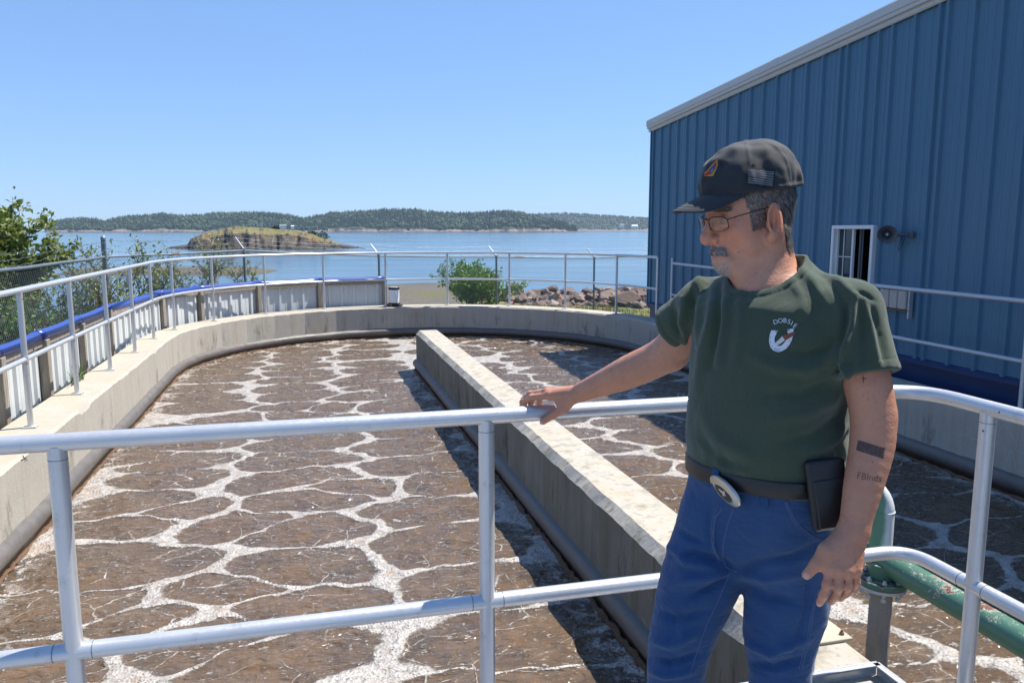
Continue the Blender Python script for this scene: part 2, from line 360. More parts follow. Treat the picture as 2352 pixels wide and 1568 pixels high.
n1 = g.noise(p, .35, 5, .6); n2 = g.noise(p, 1.2, 6, .75); strata = g.noise(g.map(p, (.3, .3, 3.2)), 1, 5, .7)
rock = g.ramp(strata, [(.34, (.018, .015, .015)), (.52, (.075, .06, .053)), (.70, (.20, .16, .14))])
lich = g.rng(g.math('ADD', g.noise(p, .16, 3), g.math('MULTIPLY', n2, .25)), .69, .74); rock = g.mix(g.math('MULTIPLY', lich, g.rng(zz_, -2.6, -1.2)), rock, (.24, .13, .06))
grass = g.ramp(n1, [(.3, (.11, .11, .03)), (.5, (.17, .15, .05)), (.7, (.22, .18, .085))]); grass = g.mix(g.rng(n2, .60, .68), grass, (.3, .27, .22))
c = g.mix(g.rng(g.math('ADD', up, g.math('MULTIPLY', n2, .25)), .96, 1.06), rock, grass); c = g.mix(g.rng(g.math('ADD', zz_, g.math('MULTIPLY', n1, 1.2)), -2.1, -1.6), rock, c)
c = g.mix(g.rng(zz_, SEA + .2, SEA + 1.3), (.035, .032, .022), c)
tag(npmesh('islet', np.stack([hx, hy, zz], 1), grid_faces(240, 70), g.bsdf(c, .9, 0, g.bump(g.math('ADD', n2, strata), 1, .5)), smooth=False), kind='structure')

# ================================================================== TANK
def concrete(name, lo, hi, stain, streak=.5, topst=0.0, shade_algae=0.0):
    g = G(name); p = g.pos(); s = g.sep(p); nz = g.sep(g.n('ShaderNodeNewGeometry').outputs['Normal'])[2]
    a = g.noise(p, 1.3, 6, .65); b = g.noise(p, 24, 5, .7); c = g.mix(a, lo, hi); c = g.mix(g.math('MULTIPLY', b, .35), c, tuple(q * .55 for q in hi))
    if shade_algae: c = g.mix(g.math('MULTIPLY', g.rng(nz, .5, .1, 0, shade_algae), g.rng(g.noise(g.map(p, (2, 2, 1)), 1.5, 5, .6), .2, .6, .6, 1)), c, (.115, .115, .085))  # side faces darkened: the divider's shade painted in, along with greenish staining
    sv = g.noise(g.map(p, (5, 5, .35)), 1.6, 6, .7); sv2 = g.noise(g.map(p, (17, 17, .8)), 1, 4, .6)
    c = g.mix(g.math('MULTIPLY', g.rng(sv, .5, .72), streak), c, stain); c = g.mix(g.math('MULTIPLY', g.rng(sv2, .56, .75), streak * .7), c, tuple(q * .55 for q in stain))
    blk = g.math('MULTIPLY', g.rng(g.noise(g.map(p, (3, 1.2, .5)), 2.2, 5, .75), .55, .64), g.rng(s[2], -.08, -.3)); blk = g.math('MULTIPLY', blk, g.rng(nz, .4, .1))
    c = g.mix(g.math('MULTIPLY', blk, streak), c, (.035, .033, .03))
    pale = g.rng(g.voro(g.map(p, (3, 3, 3)), 2.2, feat='DISTANCE_TO_EDGE'), .0, .02, 1, 0); pale = g.math('MULTIPLY', pale, g.rng(g.noise(p, .6, 3), .58, .68)); c = g.mix(g.math('MULTIPLY', pale, g.rng(nz, .5, .1, 0, .5)), c, (.6, .58, .54))
    if topst: c = g.mix(g.math('MULTIPLY', g.rng(g.noise(p, 3.2, 6, .7), .42, .62), g.rng(nz, .5, .9, 0, topst)), c, (.40, .335, .235))
    spk = g.rng(g.noise(p, 90, 3, .6), .62, .72); c = g.mix(g.math('MULTIPLY', spk, .5), c, (.10, .09, .075))
    h = g.math('ADD', g.math('MULTIPLY', g.noise(p, 8, 5), .7), g.math('MULTIPLY', g.noise(p, 55, 4), .4))
    return g.bsdf(c, .88, 0, g.bump(h, .55, .01))
m_conc = concrete('tank concrete', (.33, .305, .26), (.49, .46, .40), (.33, .25, .15), .5, .6)
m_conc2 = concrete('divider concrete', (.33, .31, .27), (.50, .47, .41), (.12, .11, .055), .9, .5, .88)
g = G('wet scum band'); p = g.pos(); n = g.noise(p, 9, 5, .6)
c = g.mix(n, (.085, .075, .068), (.17, .155, .14)); c = g.mix(g.rng(g.sep(p)[2], -.545, -.60), c, (.045, .028, .018))
m_band = g.bsdf(c, g.rng(n, .3, .7, .35, .6), 0, g.bump(g.noise(p, 40, 4), .5, .006))
g = G('crusted scum'); p = g.pos(); n = g.noise(p, 30, 5, .7)
m_crust = g.bsdf(g.mix(n, (.05, .03, .018), (.22, .12, .06)), .7, 0, g.bump(n, 1, .015))

WATER = -.65
tank = thing('aeration_tank', 'racetrack concrete treatment tank with rounded end and brown foaming water', 'tank', (TCX, TCY, 0))
def plan_path(off, step=10):
    P = [(TXL - off, -7.0)] + [(TXL - off, yy) for yy in np.arange(-6, TCY, 1.2)]
    P += [(TCX - (TR + off) * math.cos(math.radians(a)), TCY + (TR + off) * math.sin(math.radians(a))) for a in np.arange(0, 180.1, step)]
    P += [(TXR + off, yy) for yy in np.arange(TCY - 1.0, -7, -1.2)]
    return P
# outer wall: cross-section swept along the plan, cut fine for a ragged arris
def sweep_wall(prof, jit=None, step=10, sub=.05):
    base = plan_path(0, step); offs = sorted(set(o for o, z in prof)); paths = {}
    rows = []
    def resample(P):
        out = []
        for a, b in zip(P[:-1], P[1:]):
            n = max(1, int(math.dist(a, b) / sub)); out += [(a[0] + (b[0] - a[0]) * k / n, a[1] + (b[1] - a[1]) * k / n) for k in range(n)]
        return out + [P[-1]]
    n0 = None; cols = []
    for (o, z) in prof:
        P = plan_path(o, step); Q = []
        for (a, b), (c, d) in zip(zip(base[:-1], base[1:]), zip(P[:-1], P[1:])):
            n = max(1, int(math.dist(a, b) / sub)); Q += [(c[0] + (d[0] - c[0]) * k / n, c[1] + (d[1] - c[1]) * k / n, z) for k in range(n)]
        Q.append((*P[-1], z)); cols.append(Q)
    A = np.array(cols)                          # profile x path x 3
    if jit is not None: A = jit(A)
    k, n = A.shape[:2]; return A.reshape(-1, 3), grid_faces(n, k)
def jit_wall(A):
    P = A[2].copy(); n = fbm(P * 5, 4, 4); m = fbm(P * 18, 2, 8)
    A[2, :, 2] -= np.abs(.010 * m); A[2, :, 0] += .006 * n; A[3, :, 2] += .014 * n + .006 * m
    c = np.clip(fbm(P * 2.2, 2, 31) - .52, 0, 1) * .25; A[3, :, 2] -= c; return A
V, Fc = sweep_wall([(.42, -2.2), (.42, 0), (.028, 0), (0, -.03), (0, -.47)], jit_wall)
ow = npmesh('outer_wall', V, Fc[:, ::-1], m_conc, smooth=False); under(tank, ow)
prof_b = [(0.004, -.452), (-.008, -.462)] + [(-.012 - .055 * math.sin(a), -.53 + .068 * math.cos(a)) for a in np.linspace(.2, 2.6, 8)] + [(-.02, -.8)]
def jit_b(A):
    n = fbm(A[0] * 3, 3, 14); A[:, :, 2] += .010 * n[None]; A[0, :, 2] += .012 * fbm(A[0] * 9, 3, 2); return A
V, Fc = sweep_wall(prof_b, jit_b, sub=.12); under(tank, npmesh('scum_band', V, Fc[:, ::-1], m_band))
# divider: a chamfered wall from Y=-7 to 12.5
DX0, DX1, DY1 = 1.66, 2.02, 12.52
ys = np.arange(-7, DY1 + .001, .04); sec = [(DX0, -1.6), (DX0, -.055), (DX0 + .05, 0), (DX1 - .03, 0), (DX1, -.035), (DX1, -1.6)]
A = np.array([[(sx, yy, sz) for yy in ys] for sx, sz in sec]); n = fbm(A[1] * 4, 4, 6); m = fbm(A[1] * 14, 3, 16)
A[1, :, 2] += .016 * n + .010 * m; A[2, :, 0] += .010 * m + .006 * n; A[1, :, 2] -= np.clip(fbm(A[1] * 1.7, 2, 77) - .45, 0, 1) * .2
A[:, -1, 1] -= np.array([0, .0, .05, .05, .0, 0]); A[:, -1, 2] -= np.array([0, .0, .03, .03, 0, 0])
A[0, :, 0] += 0
nn = len(ys); V = A.reshape(-1, 3); Fc = grid_faces(nn, 6)[:, ::-1]
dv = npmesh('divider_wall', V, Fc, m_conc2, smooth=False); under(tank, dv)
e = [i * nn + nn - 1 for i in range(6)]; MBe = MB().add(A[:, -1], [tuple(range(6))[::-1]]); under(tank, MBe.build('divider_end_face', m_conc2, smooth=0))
for sx, sg in ((DX0, -1), (DX1, 1)):
    pr = [(sx - sg * .004, -.462), (sx + sg * .008, -.468)] + [(sx + sg * (.012 + .05 * math.sin(a)), -.535 + .065 * math.cos(a)) for a in np.linspace(.2, 2.6, 8)] + [(sx, -.8)]
    yb = np.arange(-7, DY1 + .03, .15); A = np.array([[(q[0], yy, q[1]) for yy in yb] for q in pr]); A[:, :, 2] += .008 * fbm(A[0] * 3, 3, 15)[None]
    Fb = grid_faces(len(yb), len(pr)); under(tank, npmesh('scum_band', A.reshape(-1, 3), Fb if sg > 0 else Fb[:, ::-1], m_band))
# crusted brown scum ledge at the water line
def crust(path):
    mb = MB(); n = len(path); mb.tube(path, [.014 + .010 * random.random() for _ in range(n)], 5); return mb
pp = []
for a, b in zip(plan_path(-.045)[:-1], plan_path(-.045)[1:]):
    k = max(1, int(math.dist(a, b) / .06)); pp += [(a[0] + (b[0] - a[0]) * i / k + random.uniform(-.01, .01), a[1] + (b[1] - a[1]) * i / k, WATER + .012 + random.uniform(-.008, .01)) for i in range(k)]
under(tank, crust(pp).build('scum_crust', m_crust))
under(tank, crust([(DX0 - .05 + random.uniform(-.01, .01), yy, WATER + .012 + random.uniform(-.008, .01)) for yy in np.arange(-6, DY1, .06)]).build('scum_crust', m_crust))

# ---- foaming water: real swell from rising air, a field of boils parted by foam seams
def boils(x, y):
    """returns distance-to-seam over seam width, distance to the nearest boil, blob factor"""
    best = []
    seeds = []
    R = np.random.default_rng(3)
    for side in (0, 1):
        cols = [(-1.42, .62, .0), (-.16, .62, .31), (.98, .66, .1)] if side == 0 else [(2.72, .66, .2), (3.9, .60, .5), (5.05, .64, .0)]
        for ci, (cx, dy, off) in enumerate(cols):
            for k in range(-9, 30):
                yy = off + k * dy + R.uniform(-.10, .10)
                if 0 < k and R.random() < .02: continue
                seeds.append((cx + R.uniform(-.13, .13), yy, ci + 3 * side))
                if R.random() < .22: seeds.append((cx + R.choice([-1, 1]) * R.uniform(.3, .5), yy + R.uniform(.2, .4), ci + 3 * side))
    sd = np.array(seeds)
    d1 = np.full(len(x), 9.); d2 = d1.copy(); d3 = d1.copy(); c1 = np.zeros(len(x)); c2 = c1.copy(); i1 = np.zeros(len(x), int)
    order = np.argsort(sd[:, 1])
    for sidx in order:
        sx, sy, sc = sd[sidx]
        m = np.abs(y - sy) < 1.6
        dx = (x[m] - sx) * .60; dyy = y[m] - sy; d = np.hypot(dx, dyy)
        a1, a2, a3, b1, b2, ii = d1[m], d2[m], d3[m], c1[m], c2[m], i1[m]
        l1 = d < a1; l2 = (~l1) & (d < a2); l3 = (~l1) & (~l2) & (d < a3)
        n3 = np.where(l1 | l2, a2, np.where(l3, d, a3)); n2 = np.where(l1, a1, np.where(l2, d, a2)); nb2 = np.where(l1, b1, np.where(l2, sc, b2))
        d1[m] = np.where(l1, d, a1); d2[m] = n2; d3[m] = n3; c1[m] = np.where(l1, sc, b1); c2[m] = nb2; i1[m] = np.where(l1, sidx, ii)
    return d1, d2 - d1, d3 - d1, (c1 != c2).astype(float), i1
def make_water(name, x0, x1):
    xs = np.arange(x0, x1 + .001, .025); ys = np.concatenate([np.arange(-6, 2.0, .1), np.arange(2.0, 8, .022), np.arange(8, 16.7, .032)])
    X, Y = np.meshgrid(xs, ys); x = X.ravel(); y = Y.ravel()
    P = np.stack([x, y, x * 0], 1)
    wx = x + .20 * fbm(P * 1.3, 3, 41) + .035 * fbm(P * 6, 2, 43); wy = y + .13 * fbm(P * 1.5, 3, 51) + .035 * fbm(P * 6, 2, 53)
    d1, e, e3, band, idx = boils(wx, wy)
    wmod = 1 + .7 * fbm(P * .9, 3, 61)
    w = (.022 + .024 * band) * np.clip(wmod, .15, 2.3) + .10 * np.clip(1 - e3 / .22, 0, 1) ** 1.5 * (.5 + band * .6)
    Rk = np.random.default_rng(8).uniform(.33, .45, 4000)[idx]; seam = np.minimum(e / np.maximum(w, .008), 1 + (Rk - d1) / .05 )                                    # <1 : foam
    wallk = np.minimum(np.where(y > DY1, 9, np.where(x < 1.845, DX0 - x, x - DX1)), np.minimum(np.minimum(x - TXL, TXR - x), np.where(y > TCY, TR - np.hypot(x - TCX, y - TCY), 9)))
    ring = .5 + .5 * np.cos(d1 * 44 + 5 * fbm(P * 2.2, 3, 71))
    rip = fbm(np.stack([wx * 6, wy * 10, x * 0], 1), 2, 81)
    h = WATER + .022 * np.exp(-(d1 / .16) ** 2) + .007 * ring * np.exp(-d1 * 2.2) + .012 * rip + .010 * np.clip(1.3 - seam, 0, 1) + .012 * fbm(P * 2.5, 3, 91)
    return npmesh(name, np.stack([x, y, h], 1), grid_faces(len(xs), len(ys)), m_wat, attrs={'seam': ('FLOAT', seam), 'boil': ('FLOAT', d1), 'blob': ('FLOAT', np.clip(1 - e3 / .2, 0, 1) * band), 'wall': ('FLOAT', wallk)})
g = G('aerated brown water'); p = g.pos(); seam = g.attr('seam'); boil = g.attr('boil'); blob = g.attr('blob'); wall = g.attr('wall')
fine = g.noise(p, 16, 6, .72); fine2 = g.noise(p, 60, 4, .7); mid = g.noise(p, 5, 5, .65)
edge = g.math('ADD', seam, g.math('ADD', g.math('MULTIPLY', g.math('SUBTRACT', fine, .5), 1.9), g.math('MULTIPLY', g.math('SUBTRACT', mid, .5), 1.1)))
foam = g.rng(edge, 1.15, .70, 0, 1, True)
# broken streaks and flecks riding round the boils
ang = g.noise(g.map(p, (1, 2.2, 1)), 4.2, 5, .62, 2.2); band_ = g.math('ABSOLUTE', g.math('SUBTRACT', ang, .5))
fleck = g.math('MULTIPLY', g.rng(band_, .020, .006), g.rng(g.noise(p, 3.1, 3), .44, .58)); fleck = g.math('MULTIPLY', fleck, g.rng(fine, .42, .55))
dots = g.math('MULTIPLY', g.rng(g.noise(g.map(p, (1, 1.7, 1)), 24, 3, .6), .59, .63), g.rng(mid, .43, .54))
wf = g.math('MULTIPLY', g.rng(g.math('ADD', wall, g.math('MULTIPLY', g.math('SUBTRACT', mid, .5), .5)), .26, .10), g.rng(fine, .46, .54))
v2 = g.voro(g.map(g.mix(.16, p, g.noise(p, 2.2, 4, .6, 0, True), 'ADD'), (1.0, 1.9, 1)), 2.3, feat='DISTANCE_TO_EDGE'); vein = g.math('MULTIPLY', g.rng(g.math('ADD', v2, g.math('MULTIPLY', g.math('SUBTRACT', fine, .5), .06)), .016, .004), g.rng(g.noise(p, 1.7, 3), .42, .54)); vein = g.math('MULTIPLY', vein, .95)
foam = g.math('MAXIMUM', foam, vein)
foam_all = g.math('MAXIMUM', g.math('MAXIMUM', foam, wf), g.math('MAXIMUM', g.math('MULTIPLY', fleck, .6), g.math('MULTIPLY', dots, .6)))
holes = g.rng(g.voro(p, 40), .10, .30); foam_all = g.math('MULTIPLY', foam_all, g.rng(holes, 0, 1, .45, 1)); foam_all = g.math('MULTIPLY', foam_all, g.rng(g.noise(p, 11, 4, .7), .32, .62, .5, 1))
tan_ = g.math('MULTIPLY', g.math('MAXIMUM', g.rng(blob, .55, .95), g.math('MULTIPLY', g.rng(wall, .30, .05), .8)), g.rng(g.noise(p, 7, 4), .48, .6))
fcol = g.mix(g.math('MULTIPLY', tan_, .75), g.mix(fine2, (.32, .29, .26), (.58, .555, .52)), (.40, .25, .15))
wcol = g.mix(g.rng(boil, .05, .45), (.145, .092, .052), (.115, .080, .052)); wcol = g.mix(g.rng(mid, .4, .7), wcol, (.078, .055, .038))
col = g.mix(foam_all, wcol, fcol)
hb = g.math('ADD', g.math('MULTIPLY', g.noise(g.map(p, (1, 1.7, 1)), 11, 2, .45, .6), .040), g.math('MULTIPLY', foam_all, g.math('ADD', .006, g.math('MULTIPLY', g.voro(p, 60), .010))))
m_wat = g.bsdf(col, g.rng(foam_all, 0, 1, .04, .5), 0, g.bump(hb, 1.0, 1.0), IOR=1.38, **{'Specular IOR Level': .55})
tag(make_water('tank_water', TXL - .02, TXR + .02), kind='structure')
# ================================================================== RAILINGS
g = G('anodised aluminium'); p = g.pos(); n = g.noise(p, 6, 5); sc_ = g.noise(g.map(p, (40, 40, 40)), 3, 3)
grime = g.rng(g.noise(p, 20, 5, .7), .60, .72)
c = g.mix(n, (.55, .565, .58), (.65, .66, .67)); c = g.mix(g.math('MULTIPLY', grime, .35), c, (.28, .25, .18))
m_alu = g.bsdf(c, g.rng(sc_, .3, .7, .30, .42), .55, g.bump(sc_, .05, .002))
m_joint = simple('dark joint line', (.12, .12, .12), .6)  # dark grey for the thin rings at the rail joints
m_alu_old = simple('dull galvanised rail', (.50, .52, .55), .45, .45, .1, 5)
def smooth_corner(a, c, b, r, n=8):
    a, b, c = Vector(a), Vector(b), Vector(c); u = (a - c).normalized(); v = (b - c).normalized(); p0 = c + u * r; p1 = c + v * r
    return [p0 * (1 - t) ** 2 + c * 2 * t * (1 - t) + p1 * t * t for t in [i / n for i in range(n + 1)]]
RY, RX, RT, RM, RR = 2.25, 2.06, 1.045, .455, .0241
rail = thing('guard_railing', 'near aluminium handrail the man rests his hand on', 'railing', (RX, RY, 0))
top = [(-6, RY, RT), (-1, RY, RT)] + smooth_corner((-1, RY, RT), (RX, RY, RT), (RX, -1, RT), .17, 12) + [(RX, 1.6, RT), (RX, -3, RT)]
under(rail, MB().tube(top, RR, 24).build('top_rail', m_alu))
def onY(px, py): d = ray(px, py); return d[0] / d[1] * RY
XP1, XP2, XP3, YP = onY(131, 1030), onY(1117, 985), onY(1858, 1500), 1.955
posts = [(-2.0, RY), (XP1, RY), (XP2, RY), (XP3, RY), (RX, YP), (RX, .3), (RX, -1.2), (-3.4, RY)]
for (x_, y_) in posts:
    t_ = Vector((0, 1, 0)) if x_ == RX else Vector((1, 0, 0))
    po = MB().tube([(x_, y_, -.25), (x_, y_, RT - .01)], RR, 24).build('post', m_alu); under(rail, po)
    j = MB().tube([(x_, y_, RT - .046), (x_, y_, RT - .0445)], RR + .0006, 24); under(rail, j.build('joint_seam', m_joint))
xs_ = [-6, -3.4, -2.0, XP1, XP2, XP3]
for a, b in zip(xs_[:-1], xs_[1:]):
    under(rail, MB().tube([(a, RY, RM), (b, RY, RM)], RR, 24).build('mid_rail', m_alu))
    for q, sg in ((a, 1), (b, -1)):
        if q > -5: under(rail, MB().tube([(q + sg * .048, RY, RM), (q + sg * .050, RY, RM)], RR + .0006, 24).build('joint_seam', m_joint)); under(rail, MB().tube([(q + sg * .018, RY, RM), (q + sg * .04, RY, RM)], [RR * .55, RR + .0003], 20).build('fitting', m_alu))
mid = [(XP3, RY, RM)] + smooth_corner((1.5, RY, RM), (RX, RY, RM), (RX, 1, RM), .12, 10) + [(RX, YP, RM)]
under(rail, MB().tube(mid, RR, 24).build('mid_rail', m_alu))
under(rail, MB().tube([(RX, YP, RM), (RX, .3, RM), (RX, -3, RM)], RR, 24).build('mid_rail', m_alu))
for sg in (-1, 1): under(rail, MB().tube([(RX, YP + sg * .048, RM), (RX, YP + sg * .050, RM)], RR + .0006, 24).build('joint_seam', m_joint))
m_scr = simple('set screw', (.10, .10, .10), .5, .6)
for q in ((RX - .0235, YP - .008, RT - .07), (RX - .023, YP - .06, RT + .002)):
    under(rail, MB().tube([q, (q[0] - .0012, q[1], q[2])], .0032, 10).build('set_screw', m_scr))
# deck the man stands on, behind the railing
m_deck = simple('deck aluminium', (.42, .43, .45), .5, .5, .15, 6, .2)
dk = thing('walkway_deck', 'grey aluminium walkway deck the man stands on, edged with a channel', 'walkway', (.5, 1, 0))
for i in range(26):
    under(dk, MB().box((-4.0 + 5.93 * .5 + 0, -2.0 + i * .165 - .01, -.012), (5.9, .15, .024)).build('deck_plank', m_deck, smooth=0))
under(dk, MB().box((-1.05, 2.235, .0), (6.0, .006, .10)).box((-1.05, 2.222, .046), (6.0, .02, .006)).build('edge_channel', m_alu, smooth=0))
under(dk, MB().box((1.953, .1, .0), (.006, 4.26, .10)).box((1.941, .1, .046), (.02, 4.26, .006)).build('edge_channel', m_alu, smooth=0))

# far curved railing on the tank wall
RF = 1.12; CR = TR + .21
def arcp(a, z, r=CR): return (TCX - r * math.cos(math.radians(a)), TCY + r * math.sin(math.radians(a)), z)
def ang_at(px, R=CR):                # plan angle where the view ray of a photo column meets the wall centre line
    d = ray(px, 700); d = d / d[1]; a = d[0] ** 2 + 1; b = -2 * (TCX * d[0] + TCY); c = TCX ** 2 + TCY ** 2 - R * R
    t = (-b + math.sqrt(b * b - 4 * a * c)) / (2 * a); return math.degrees(math.atan2(t - TCY, -(d[0] * t - TCX)))
far = thing('guard_railing', 'curved aluminium railing round the far end of the tank wall', 'railing', (TCX, TCY + CR, 0))
XL = TCX - CR
A_END = ang_at(1508)
path = lambda z: [(XL, yy, z) for yy in np.arange(-3, TCY, .7)] + [arcp(a, z) for a in np.linspace(0, A_END, 60)]
under(far, MB().tube(path(RF), .0241, 14).build('top_rail', m_alu))
pb = [(XL, yy) for yy in (1.6, 2.95, 4.3, 5.7, 7.06, 8.42, 9.79, 11.16, 12.5)] + [arcp(ang_at(q), 0)[:2] for q in (398, 490, 610, 745, 887, 1028, 1170, 1298, 1415)] + [arcp(A_END, 0)[:2]]
mids = path(.56)
under(far, MB().tube(mids, .021, 14).build('mid_rail', m_alu))
m_base = simple('plate aluminium', (.55, .55, .53), .5, .5)
for q in pb:
    under(far, MB().tube([(*q, 0), (*q, RF)], .0225, 14).build('post', m_alu))
    under(far, MB().tube([(*q, .535), (*q, .585)], .0275, 14).build('fitting', m_alu))
    pl = MB().bbox((q[0], q[1], .005), (.10, .10, .010), .002); under(far, pl.build('base_plate', m_base))
    under(far, MB().tube([(q[0] + .0215, q[1] - .004, RF - .07), (q[0] + .0235, q[1] - .0045, RF - .07)], .005, 8).build('set_screw', m_scr))
# right-hand railing beside the building
rr = thing('guard_railing', 'straight grey railing along the tank wall in front of the blue building', 'railing', (6.02, 8, 0))
RX2, RT2 = 6.03, .985
under(rr, MB().tube([(RX2, 12.3, RT2 + .05), (RX2, 9, RT2 + .015), (RX2, 5.4, RT2), (RX2, -3, RT2)], .0241, 14).build('top_rail', m_alu_old))
under(rr, MB().tube([(RX2, 12.3, .50), (RX2, 5.4, .46), (RX2, -3, .46)], .021, 14).build('mid_rail', m_alu_old))
for yy in (12.3, 9.85, 7.45, 5.40, 3.2, 1.0): under(rr, MB().tube([(RX2, yy, 0), (RX2, yy, RT2 + (.14 if yy > 12 else .03))], .0225, 14).build('post', m_alu_old)); under(rr, MB().bbox((RX2, yy, .005), (.10, .10, .010), .002).build('base_plate', m_base))

# ================================================================== PANEL FENCE WITH BLUE CAP
g = G('white painted sheet'); p = g.pos(); n = g.noise(p, 3, 5); dirt = g.rng(g.noise(g.map(p, (6, 6, 1)), 2, 5, .7), .55, .75)
m_sheet = g.bsdf(g.mix(g.math('MULTIPLY', dirt, .3), g.mix(n, (.52, .55, .55), (.62, .64, .64)), (.42, .44, .40)), .5)
g = G('weathered timber'); p = g.obj(); gr = g.noise(g.map(p, (30, 30, 2.2)), 1.6, 5, .6, .6); kn = g.rng(g.voro(g.map(p, (6, 6, 2)), 1.2), .02, .12, 1, 0)
c = g.ramp(gr, [(.3, (.13, .11, .09)), (.5, (.27, .235, .19)), (.7, (.38, .34, .28))]); c = g.mix(g.math('MULTIPLY', kn, .7), c, (.09, .06, .04)); c = g.mix(g.math('MULTIPLY', g.rng(g.noise(p, 3, 3), .55, .65), .5), c, (.28, .17, .08))
m_timber = g.bsdf(c, .85, 0, g.bump(gr, .5, .004))
m_blue = simple('blue plastic pipe', (.028, .060, .27), .34, 0, .12, 3, .05)
pf = thing('panel_fence', 'low white corrugated panel fence with wooden posts and blue plastic pipe cap', 'fence', (-2.6, 9, 0))
FO = .535      # offset of posts from the inner face
def fpt(s):    # s<0 straight part (metres before the arc), s>=0 angle in degrees ; returns point, tangent, outward normal
    if s < 0: return Vector((TCX - TR - FO, TCY + s, 0)), Vector((0, 1, 0)), Vector((-1, 0, 0))
    a = math.radians(s); r = TR + FO; return Vector((TCX - r * math.cos(a), TCY + r * math.sin(a), 0)), Vector((math.sin(a), math.cos(a), 0)), Vector((-math.cos(a), math.sin(a), 0))
stn = [-10.3, -9.0, -7.7, -6.4, -5.15, -3.95, -2.62, -1.28, .25]
pa = [ang_at(q, TR + FO) for q in (372, 461, 595, 735, 884)]
stn = [s for s in stn if s < .2] + pa
FH = .53
tops = []
for i, s in enumerate(stn):
    o, t, nrm = fpt(s); R = Matrix((t, nrm, Vector((0, 0, 1)))).transposed(); hgt = FH + random.uniform(-.02, .03)
    po = MB().bbox((0, 0, (hgt - 1.3) / 2), (.088, .088, hgt + 1.3), .004).build('post', m_timber); po.location = o + nrm * .0; po.rotation_euler = (R @ Matrix.Rotation(random.uniform(-.06, .06), 3, 'Z')).to_euler(); po.parent = pf; po.matrix_parent_inverse = Matrix.Translation(-Vector(pf.location))
# sheets between posts on the outer side
for i in range(len(stn) - 1):
    s0, s1 = stn[i], stn[i + 1]; a, ta, na = fpt(s0); b, tb, nb = fpt(s1); a = a + na * .052; b = b + nb * .052; L = (b - a).length; t = (b - a) / L; nn_ = Vector((-t.y, t.x, 0))
    mb = MB(); pts = []; x_ = 0.0
    while x_ < L:
        for dx, dn in ((0, 0), (.085, 0), (.090, .004), (.105, .004), (.110, 0), (.185, 0), (.200, .028), (.245, .028), (.26, 0)):
            if x_ + dx < L: pts.append((x_ + dx, dn))
        x_ += .2601
    pts.append((L, 0)); vs = [a + t * q - nn_ * d - Vector((0, 0, .75)) for q, d in pts] + [a + t * q - nn_ * d + Vector((0, 0, FH + .02)) for q, d in pts]; k = len(pts)
    mb.add(vs, [(j, j + 1, k + j + 1, k + j) for j in range(k - 1)]); under(pf, mb.build('panel', m_sheet, smooth=0))
    Rm = Matrix((t, nn_, Vector((0, 0, 1)))).transposed()
    bd = MB().bbox((0, 0, 0), (L - .092, .036, .085), .003).build('top_board', m_timber); bd.location = (a + b) / 2 - nn_ * .034 * 1 + Vector((0, 0, FH - .035)); bd.location -= nn_ * 0
    bd.rotation_euler = (Rm @ Matrix.Rotation(math.pi / 2, 3, 'X') @ Matrix.Rotation(math.pi / 2, 3, 'X')).to_euler(); under(pf, bd)
# blue split pipe: overlapping half-pipe lengths over the top edge
def cap_len(pts, r):
    mb = MB(); n = 14; vs = []; m = len(pts)
    for i, (o, t, nrm) in enumerate(pts):
        for k in range(n):
            a = math.radians(-35 + 250 * k / (n - 1)); vs.append(o - nrm * (r * math.cos(a)) + Vector((0, 0, r * math.sin(a))))
    mb.add(vs, [(i * n + k, i * n + k + 1, (i + 1) * n + k + 1, (i + 1) * n + k) for i in range(m - 1) for k in range(n - 1)]); return mb
for i in range(len(stn) - 1):
    s0, s1 = stn[i], stn[i + 1]; pts = []
    for q in np.linspace(-.05, 1.03, 9):
        if s0 < 0 and s1 < 0: s = s0 + (s1 - s0) * q; o, t, nrm = fpt(min(s, -.001))
        else: o0, t0, n0 = fpt(s0); o1, t1, n1 = fpt(s1); o = o0.lerp(o1, q); t = t0.lerp(t1, q).normalized(); nrm = n0.lerp(n1, q).normalized()
        sag = .014 * math.sin(math.pi * max(0, min(1, q))); r = .058 if q < .9 else .0605
        pts.append((o + nrm * .045 + Vector((0, 0, FH + .028 - sag + (.004 if q > .95 else 0))), t, nrm))
    cp = cap_len(pts, .052 + .003 * (i % 2)); ob = cp.build('pipe_cap', m_blue); under(pf, ob)
    sm = ob.modifiers.new('thickness', 'SOLIDIFY'); sm.thickness = .004
    bo, bt, bn = pts[1]; under(pf, MB().tube([bo - bn * .050 - Vector((0, 0, .018)), bo - bn * .060 - Vector((0, 0, .018))], .006, 8).build('bolt', m_alu_old))

